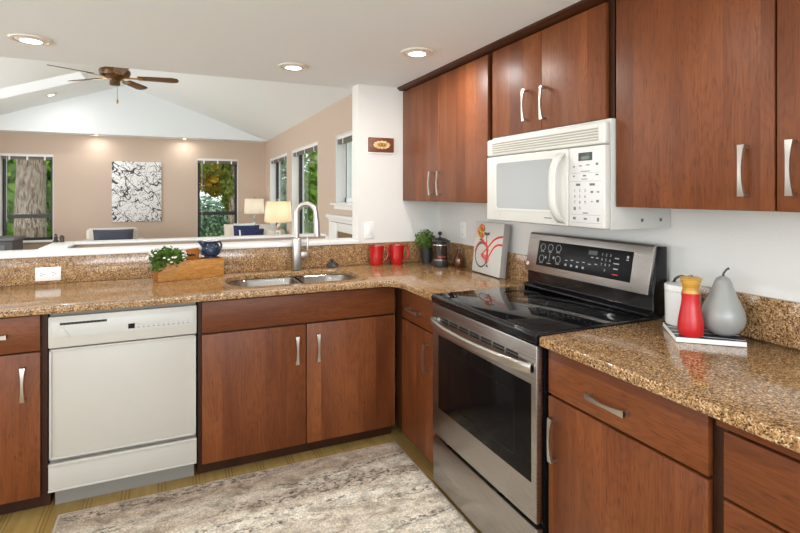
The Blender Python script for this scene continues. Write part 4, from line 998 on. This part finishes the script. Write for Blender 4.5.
b = B(); pr = [(0, 0), (0.030, 0.001), (0.052, 0.012), (0.069, 0.035), (0.0755, 0.062), (0.071, 0.090), (0.059, 0.118), (0.046, 0.145), (0.036, 0.170), (0.030, 0.190), (0.022, 0.205), (0.010, 0.213), (0, 0.215)]
lathe(b, [(r*0.86, bz+h*0.90) for r, h in pr], (ex, ey), 40); obj('body', b, M['grey'], t, smooth=60)
b = B(); tube(b, [(ex, ey, bz+0.190), (ex+0.002, ey-0.002, bz+0.203), (ex+0.008, ey-0.007, bz+0.214), (ex+0.014, ey-0.011, bz+0.218)], [0.004, 0.0032, 0.003, 0.0042], 10); obj('stem', b, M['plastic'], t)

# ------------------------------------------------------------------ rug
RG = (-2.233, -0.640, -1.95, -0.655)
t = thing('rug', 'beige and grey distressed rug on the kitchen floor', 'rug', ((RG[0]+RG[1])/2, (RG[2]+RG[3])/2, 0))
b = B(); N1, N2 = 64, 48; tb = bmesh.new()
vs = [[tb.verts.new((RG[0]+0.01+(RG[1]-RG[0]-0.02)*i/N1, RG[2]+0.01+(RG[3]-RG[2]-0.02)*j/N2, 0.0105+rng.uniform(-.001, .001))) for j in range(N2+1)] for i in range(N1+1)]
for i in range(N1):
    for j in range(N2): tb.faces.new((vs[i][j], vs[i+1][j], vs[i+1][j+1], vs[i][j+1]))
merge(b, tb); obj('pile', b, M['rug'], t, 60)
b = B(); box(b, (RG[0], RG[1]), (RG[2], RG[3]), (0.0008, 0.0092), 0.003); obj('backing', b, M['rug_edge'], t)

# ------------------------------------------------------------------ LIVING ROOM
# ceiling fan
fx_, fy_, fz_ = -2.395, 3.40, 2.72
t = thing('ceiling_fan', 'bronze five-blade ceiling fan hanging over the living room', 'ceiling fan', (fx_, fy_, fz_))
b = B(); lathe(b, [(0.045, fz_-0.075), (0.055, fz_-0.07), (0.055, fz_-0.02), (0.070, fz_+0.0), (0.150, fz_+0.035), (0.165, fz_+0.075), (0.158, fz_+0.10), (0.10, fz_+0.125), (0.02, fz_+0.14)], (fx_, fy_), 36); mo = obj('motor_housing', b, M['bronze'], t)
zr_ = RZ-SR*(fx_-RX)
b = B(); tube(b, [(fx_, fy_, fz_+0.13), (fx_, fy_, zr_)], 0.014, 12); lathe(b, [(0.02, zr_-0.10), (0.06, zr_-0.06), (0.07, zr_-0.008)], (fx_, fy_), 24); obj('downrod', b, M['bronze'], t)
for k in range(5):
    a = math.radians(-6+72*k); Mb = Matrix.Translation((fx_, fy_, fz_+0.022)) @ Matrix.Rotation(a, 4, 'Z') @ Matrix.Rotation(math.radians(-12), 4, 'X')
    b = B(); prism(b, [(0.24, -0.052), (0.61, -0.068), (0.665, -0.050), (0.68, 0.0), (0.665, 0.050), (0.61, 0.068), (0.24, 0.052)], 'z', -0.004, 0.004, 0.0015, mat=Mb); bl = obj('blade', b, M['blade'], t)
    b = B(); prism(b, [(0.10, -0.018), (0.21, -0.014), (0.29, -0.036), (0.30, 0.036), (0.21, 0.014), (0.10, 0.018)], 'z', -0.011, -0.005, 0.001, mat=Mb); obj('blade_arm', b, M['brass'], bl)
b = B(); tube(b, [(fx_+0.03, fy_-0.04, fz_-0.07), (fx_+0.03, fy_-0.04, fz_-0.24)], 0.003, 6); ch = obj('pull_chain', b, M['brass'], t)
b = B(); lathe(b, [(0, fz_-0.29), (0.010, fz_-0.285), (0.012, fz_-0.26), (0.004, fz_-0.235)], (fx_+0.03, fy_-0.04), 10); obj('chain_knob', b, M['brass'], ch)

# branch print on the far wall
t = thing('canvas_print', 'square black and white print of tangled branches on the beige wall', 'picture', (-2.42, 7.69, 0.86))
b = B(); box(b, (-2.842, -1.995), (7.662, 7.699), (0.861, 2.010), 0.003); obj('canvas', b, M['art'], t)

def pillow(name, c, w, h, d, yaw, tilt, mat, label, stripes=None):
    t2 = bmesh.new(); N = 10
    for side in (1, -1):
        g = [[None]*(N+1) for _ in range(N+1)]
        for i in range(N+1):
            for j in range(N+1):
                u, v = -1+2*i/N, -1+2*j/N
                k = 1-0.10*(abs(u*v))**2*0-0.06*(1-abs(u))*abs(v)**3*0
                bulge = max(0.0, (1-u**4)*(1-v**4))**0.6
                g[i][j] = t2.verts.new((u*w/2*(1-0.05*(1-v*v)), side*d/2*bulge, v*h/2*(1-0.05*(1-u*u))))
        for i in range(N):
            for j in range(N):
                q = (g[i][j], g[i+1][j], g[i+1][j+1], g[i][j+1]); t2.faces.new(q if side < 0 else q[::-1])
    bmesh.ops.remove_doubles(t2, verts=t2.verts[:], dist=1e-5)
    b = B(); merge(b, t2, Matrix.Translation(c) @ Matrix.Rotation(yaw, 4, 'Z') @ Matrix.Rotation(tilt, 4, 'X'))
    if stripes:
        return b
    return solo(name, b, mat, label, 'cushion', 'cushions on the living room seats', 60)
# sofa along the window wall
t = thing('sofa', 'pale beige sofa under the living room windows', 'sofa', (-0.52, 6.0, 0))
b = B(); box(b, (-0.98, -0.10), (5.22, 6.98), (0.12, 0.40), 0.04, 3); obj('frame', b, M['sofa'], t)
b = B(); box(b, (-0.34, -0.05), (5.24, 6.96), (0.38, 0.80), 0.07, 4); obj('backrest', b, M['sofa'], t)
for y0, y1 in ((5.20, 5.40), (6.80, 7.0)):
    b = B(); box(b, (-0.98, -0.05), (y0, y1), (0.12, 0.60), 0.05, 4); obj('armrest', b, M['sofa'], t)
for y0, y1 in ((5.41, 6.09), (6.10, 6.79)):
    b = B(); box(b, (-0.98, -0.345), (y0, y1), (0.405, 0.50), 0.04, 3); obj('seat_cushion', b, M['creamf'], t)
for xx in (-0.92, -0.14):
    for yy in (5.28, 6.92): b = B(); lathe(b, [(0.02, 0.0), (0.03, 0.121)], (xx, yy), 12); obj('leg', b, M['sidewood'], t)
pillow('cushion', (-0.66, 6.715, 0.665), 0.52, 0.32, 0.14, 0.0, 0.0, M['creamf'], 'cream cushion at the far arm of the sofa')
pillow('cushion', (-0.58, 6.44, 0.680), 0.42, 0.35, 0.13, 0.35, 0.0, M['whitef'], 'rounded white cushion in front of the cream cushion on the sofa')
pillow('cushion', (-0.585, 6.10, 0.670), 0.46, 0.33, 0.12, 0.05, 0.0, M['navyf'], 'navy cushion in the middle of the sofa')
pillow('cushion', (-0.60, 5.90, 0.635), 0.28, 0.26, 0.10, 0.05, 0.0, M['whitef'], 'small white cushion in front of the navy cushion')
pillow('cushion', (-0.56, 5.55, 0.655), 0.40, 0.30, 0.12, 0.1, 0.0, M['navyf'], 'navy cushion at the near arm of the sofa')
# side tables and lamps
def side_table(x, y, label):
    t = thing('side_table', label, 'side table', (x, y, 0))
    b = B(); lathe(b, [(0, 0.585), (0.22, 0.585), (0.225, 0.60), (0.22, 0.612), (0, 0.612)], (x, y), 32); obj('tabletop', b, M['sidewood'], t)
    for k in range(3):
        a = k*2*PI/3+0.4; b = B(); tube(b, [(x+0.16*math.cos(a), y+0.16*math.sin(a), 0.0), (x+0.13*math.cos(a), y+0.13*math.sin(a), 0.586)], 0.014, 10); obj('leg', b, M['sidewood'], t)
def lamp(x, y, zb, zs0, zs1, r0, r1, shade, label, power):
    t = thing('table_lamp', label, 'lamp', (x, y, zb), 'table lamps by the sofa')
    z = zb+0.001; H = zs0-z
    b = B(); lathe(b, [(0, z), (0.07, z), (0.07, z+0.015), (0.03, z+0.03), (0.02, z+0.05)], (x, y), 24); obj('base', b, M['crystal'], t)
    b = B(); lathe(b, [(0.02, z+0.05), (0.05, z+H*0.30), (0.055, z+H*0.42), (0.03, z+H*0.58), (0.018, z+H*0.63), (0.035, z+H*0.74), (0.036, z+H*0.80), (0.014, z+H*0.90), (0.010, z+H+0.02)], (x, y), 24); obj('stem', b, M['crystal'], t)
    tb = bmesh.new(); n = 36
    A = [tb.verts.new((x+r0*math.cos(2*PI*k/n), y+r0*math.sin(2*PI*k/n), zs0)) for k in range(n)]; C = [tb.verts.new((x+r1*math.cos(2*PI*k/n), y+r1*math.sin(2*PI*k/n), zs1)) for k in range(n)]
    for k in range(n): tb.faces.new((A[k], A[(k+1) % n], C[(k+1) % n], C[k]))
    bmesh.ops.solidify(tb, geom=tb.faces[:], thickness=0.003)
    b = B(); merge(b, tb); obj('lamp_shade', b, shade, t)
    b = B(); tube(b, [(x, y, zs0-0.01), (x, y, zs1+0.02)], 0.005, 8)
    for k in range(3):
        a = k*2*PI/3; tube(b, [(x, y, zs1-0.01), (x+(r1-0.004)*math.cos(a), y+(r1-0.004)*math.sin(a), zs1-0.01)], 0.002, 5)
    lathe(b, [(0, zs1+0.015), (0.012, zs1+0.022), (0.008, zs1+0.035), (0, zs1+0.04)], (x, y), 12); obj('harp', b, M['crystal'], t)
    l = bpy.data.lights.new('bulb_light', 'POINT'); l.energy = power; l.color = (1.0, 0.86, 0.70); l.shadow_soft_size = 0.04
    lo = bpy.data.objects.new('bulb_light', l); COL.objects.link(lo); lo.parent = t; lo.location = (0, 0, (zs0+zs1)/2-zb)
side_table(-0.285, 7.25, 'dark round side table in the far corner behind the sofa')
side_table(-0.285, 4.72, 'dark round side table at the near end of the sofa')
lamp(-0.285, 7.25, 0.612, 1.00, 1.295, 0.205, 0.185, M['shadew'], 'table lamp with a pale drum shade in the far corner', 2.5)
lamp(-0.285, 4.72, 0.612, 0.955, 1.275, 0.215, 0.185, M['shade'], 'table lamp with a warm lit shade in front of the side windows', 4.5)
# armchair with its cushion
ax, ay = -2.72, 6.55
t = thing('armchair', 'pale upholstered armchair under the branch print', 'armchair', (ax, ay, 0))
b = B(); box(b, (ax-0.40, ax+0.40), (ay-0.38, ay+0.38), (0.14, 0.42), 0.05, 3); obj('seat', b, M['sofa'], t)
b = B(); box(b, (ax-0.42, ax+0.36), (ay+0.215, ay+0.42), (0.40, 0.800), 0.06, 4); obj('backrest', b, M['sofa'], t)
for sx in (-1, 1): b = B(); box(b, (ax+sx*0.41-0.06, ax+sx*0.41+0.06), (ay-0.38, ay+0.30), (0.14, 0.62), 0.05, 3); obj('armrest', b, M['sofa'], t)
for sx in (-1, 1):
    for sy in (-1, 1): b = B(); lathe(b, [(0.018, 0), (0.026, 0.141)], (ax+sx*0.34, ay+sy*0.32), 12); obj('leg', b, M['sidewood'], t)
pillow('cushion', (ax+0.0, ay+0.135, 0.605), 0.62, 0.36, 0.13, 0.0, 0.0, M['slate'], 'dark slate cushion on the pale armchair')
# black stove by the tree window
t = thing('wood_stove', 'black metal stove with a glowing fire below the tree window', 'stove', (-4.35, 6.75, 0))
b = B(); box(b, (-4.85, -4.08), (6.45, 7.05), (0.10, 0.655), 0.01)
for xx in (-4.8, -4.13):
    for yy in (6.5, 7.0): box(b, (xx-0.03, xx+0.03), (yy-0.03, yy+0.03), (0, 0.11))
obj('firebox', b, M['stove'], t)
b = B(); box(b, (-4.88, -4.05), (6.42, 7.08), (0.656, 0.70), 0.006); obj('top_plate', b, M['stovetop'], t)
b = B(); box(b, (-4.75, -4.18), (6.440, 6.452), (0.20, 0.60), 0.003); dd = obj('door', b, M['stovetop'], t)
b = B(); box(b, (-4.70, -4.24), (6.436, 6.442), (0.25, 0.55)); obj('glass', b, M['blackglass'], dd)
b = B()
for k in range(5): lathe(b, [(0, 0.26), (0.03, 0.30), (0.022, 0.38), (0.0, 0.46+0.03*(k % 2))], (-4.55+0.08*k, 6.432), 8, mat=None)
obj('fire', b, M['flame'], dd)
# figurine on the return wall cap
t = thing('figurine', 'tiny dark figurine on the white cap of the return wall', 'ornament', (-2.435, 0.50, 1.0925))
b = B(); lathe(b, [(0, 1.093), (0.018, 1.093), (0.016, 1.102), (0.009, 1.110), (0.012, 1.122), (0.006, 1.134), (0.009, 1.140), (0, 1.147)], (-2.448, 0.50), 14); obj('figure', b, M['plastic'], t)
b = B(); lathe(b, [(0, 1.093), (0.014, 1.093), (0.012, 1.108), (0.014, 1.125), (0.006, 1.134), (0, 1.138)], (-2.416, 0.505), 14); obj('companion', b, M['sidewood'], t)
# white cabinet with an open niche below the high window
t = thing('display_cabinet', 'white cabinet with an open brown niche below the high side window', 'cabinet', (-0.12, 2.0, 0))
y0, y1 = 1.25, 2.70
b = B(); box(b, (-0.03, -0.002), (y0, y1), (0, 1.11)); box(b, (-0.055, -0.03), (2.38, y1), (0, 1.11), 0.003); box(b, (-0.055, -0.03), (y0, 1.55), (0, 1.11), 0.003); box(b, (-0.055, -0.03), (1.55, 2.38), (0.965, 1.11), 0.003); box(b, (-0.055, -0.03), (1.55, 2.38), (0, 0.25), 0.003)
obj('carcass', b, M['trim'], t)
b = B(); box(b, (-0.085, -0.002), (y0-0.03, y1+0.03), (1.11, 1.15), 0.006); box(b, (-0.065, -0.002), (y0-0.01, y1+0.01), (1.085, 1.11), 0.003); obj('top_board', b, M['trim'], t)
b = B(); box(b, (-0.034, -0.0305), (1.551, 2.379), (0.251, 0.964)); obj('niche_back', b, M['niche'], t)
b = B(); box(b, (-0.0565, -0.0545), (1.35, 2.62), (1.062, 1.068)); obj('groove', b, M['ink'], t)

# ------------------------------------------------------------------ OUTSIDE
struct('ground', box(B(), (-26, 30), (7.95, 45), (-1.5, -1.3)), M['ground'])
struct('ground_side', box(B(), (0.25, 30), (-6, 7.95), (-1.5, -1.3)), M['ground'])
def tree(x, y, h, r, crowns, mat, label, seed, n=1500, size=0.16):
    t = thing('tree', label, 'tree', (x, y, -1.3), 'trees outside the windows'); q = random.Random(seed)
    b = B(); pts = []; 
    for k in range(9): pts.append((x+q.uniform(-.05, .05)*k*0.4, y+q.uniform(-.05, .05)*k*0.4, -1.3+h*k/8))
    tube(b, pts, [r*(1.06-0.5*k/8) for k in range(9)], 18); obj('trunk', b, M['bark'], t, 60)
    b = B()
    for cx, cy, cz, rx, ry, rz_ in crowns: leaf_blob(b, (x+cx, y+cy, cz), (rx, ry, rz_), n, size, q)
    obj('crown', b, mat, t, 10)
    return t
tree(-4.87, 11.2, 9.0, 0.33, [(0.8, 0.9, 2.9, 0.95, 0.5, 0.6)], M['l1'], 'thick grey-barked tree trunk right outside the left window', 1, 700, 0.13)
tree(-6.3, 14.6, 9.0, 0.18, [(0, 0, 2.0, 1.9, 1.1, 3.0)], M['l1'], 'green tree behind the thick trunk outside the left window', 2, 3500, 0.2)
tree(-3.4, 18.0, 9.0, 0.22, [(-0.6, 0, 2.2, 2.3, 1.5, 3.2)], M['l3'], 'olive tree behind and right of the thick trunk', 3, 3000, 0.2)
tree(-0.2, 12.2, 8.0, 0.10, [(-1.1, 0.2, 2.7, 1.5, 0.9, 0.85), (-1.5, 0.6, 1.9, 0.35, 0.5, 1.0), (0.0, 0.3, 1.7, 0.3, 0.4, 0.9)], M['l3'], 'olive-leaved tree filling the top of the gold-lit far window', 4, 900, 0.13)
tree(0.4, 14.8, 8.0, 0.10, [(-0.9, 0, 2.1, 0.7, 0.7, 0.8)], M['l2'], 'golden-leaved tree in the middle of the far window', 5, 900, 0.13)
tree(-0.75, 21.5, 4.0, 0.10, [(0.3, 0, 0.3, 2.2, 0.8, 1.0)], M['l4'], 'blue-green shrub tree at the bottom of the far window', 6, 2200, 0.13)
tree(2.9, 18.5, 8.0, 0.16, [(-0.6, 0, 1.6, 1.3, 1.4, 2.8)], M['l4'], 'pale green tree outside the farther side window', 7, 2200, 0.16)
tree(2.25, 10.8, 6.0, 0.06, [(-0.25, 0, 1.5, 0.5, 0.9, 2.2)], M['l1'], 'slim green tree close outside the nearer side window', 8, 1500, 0.12)
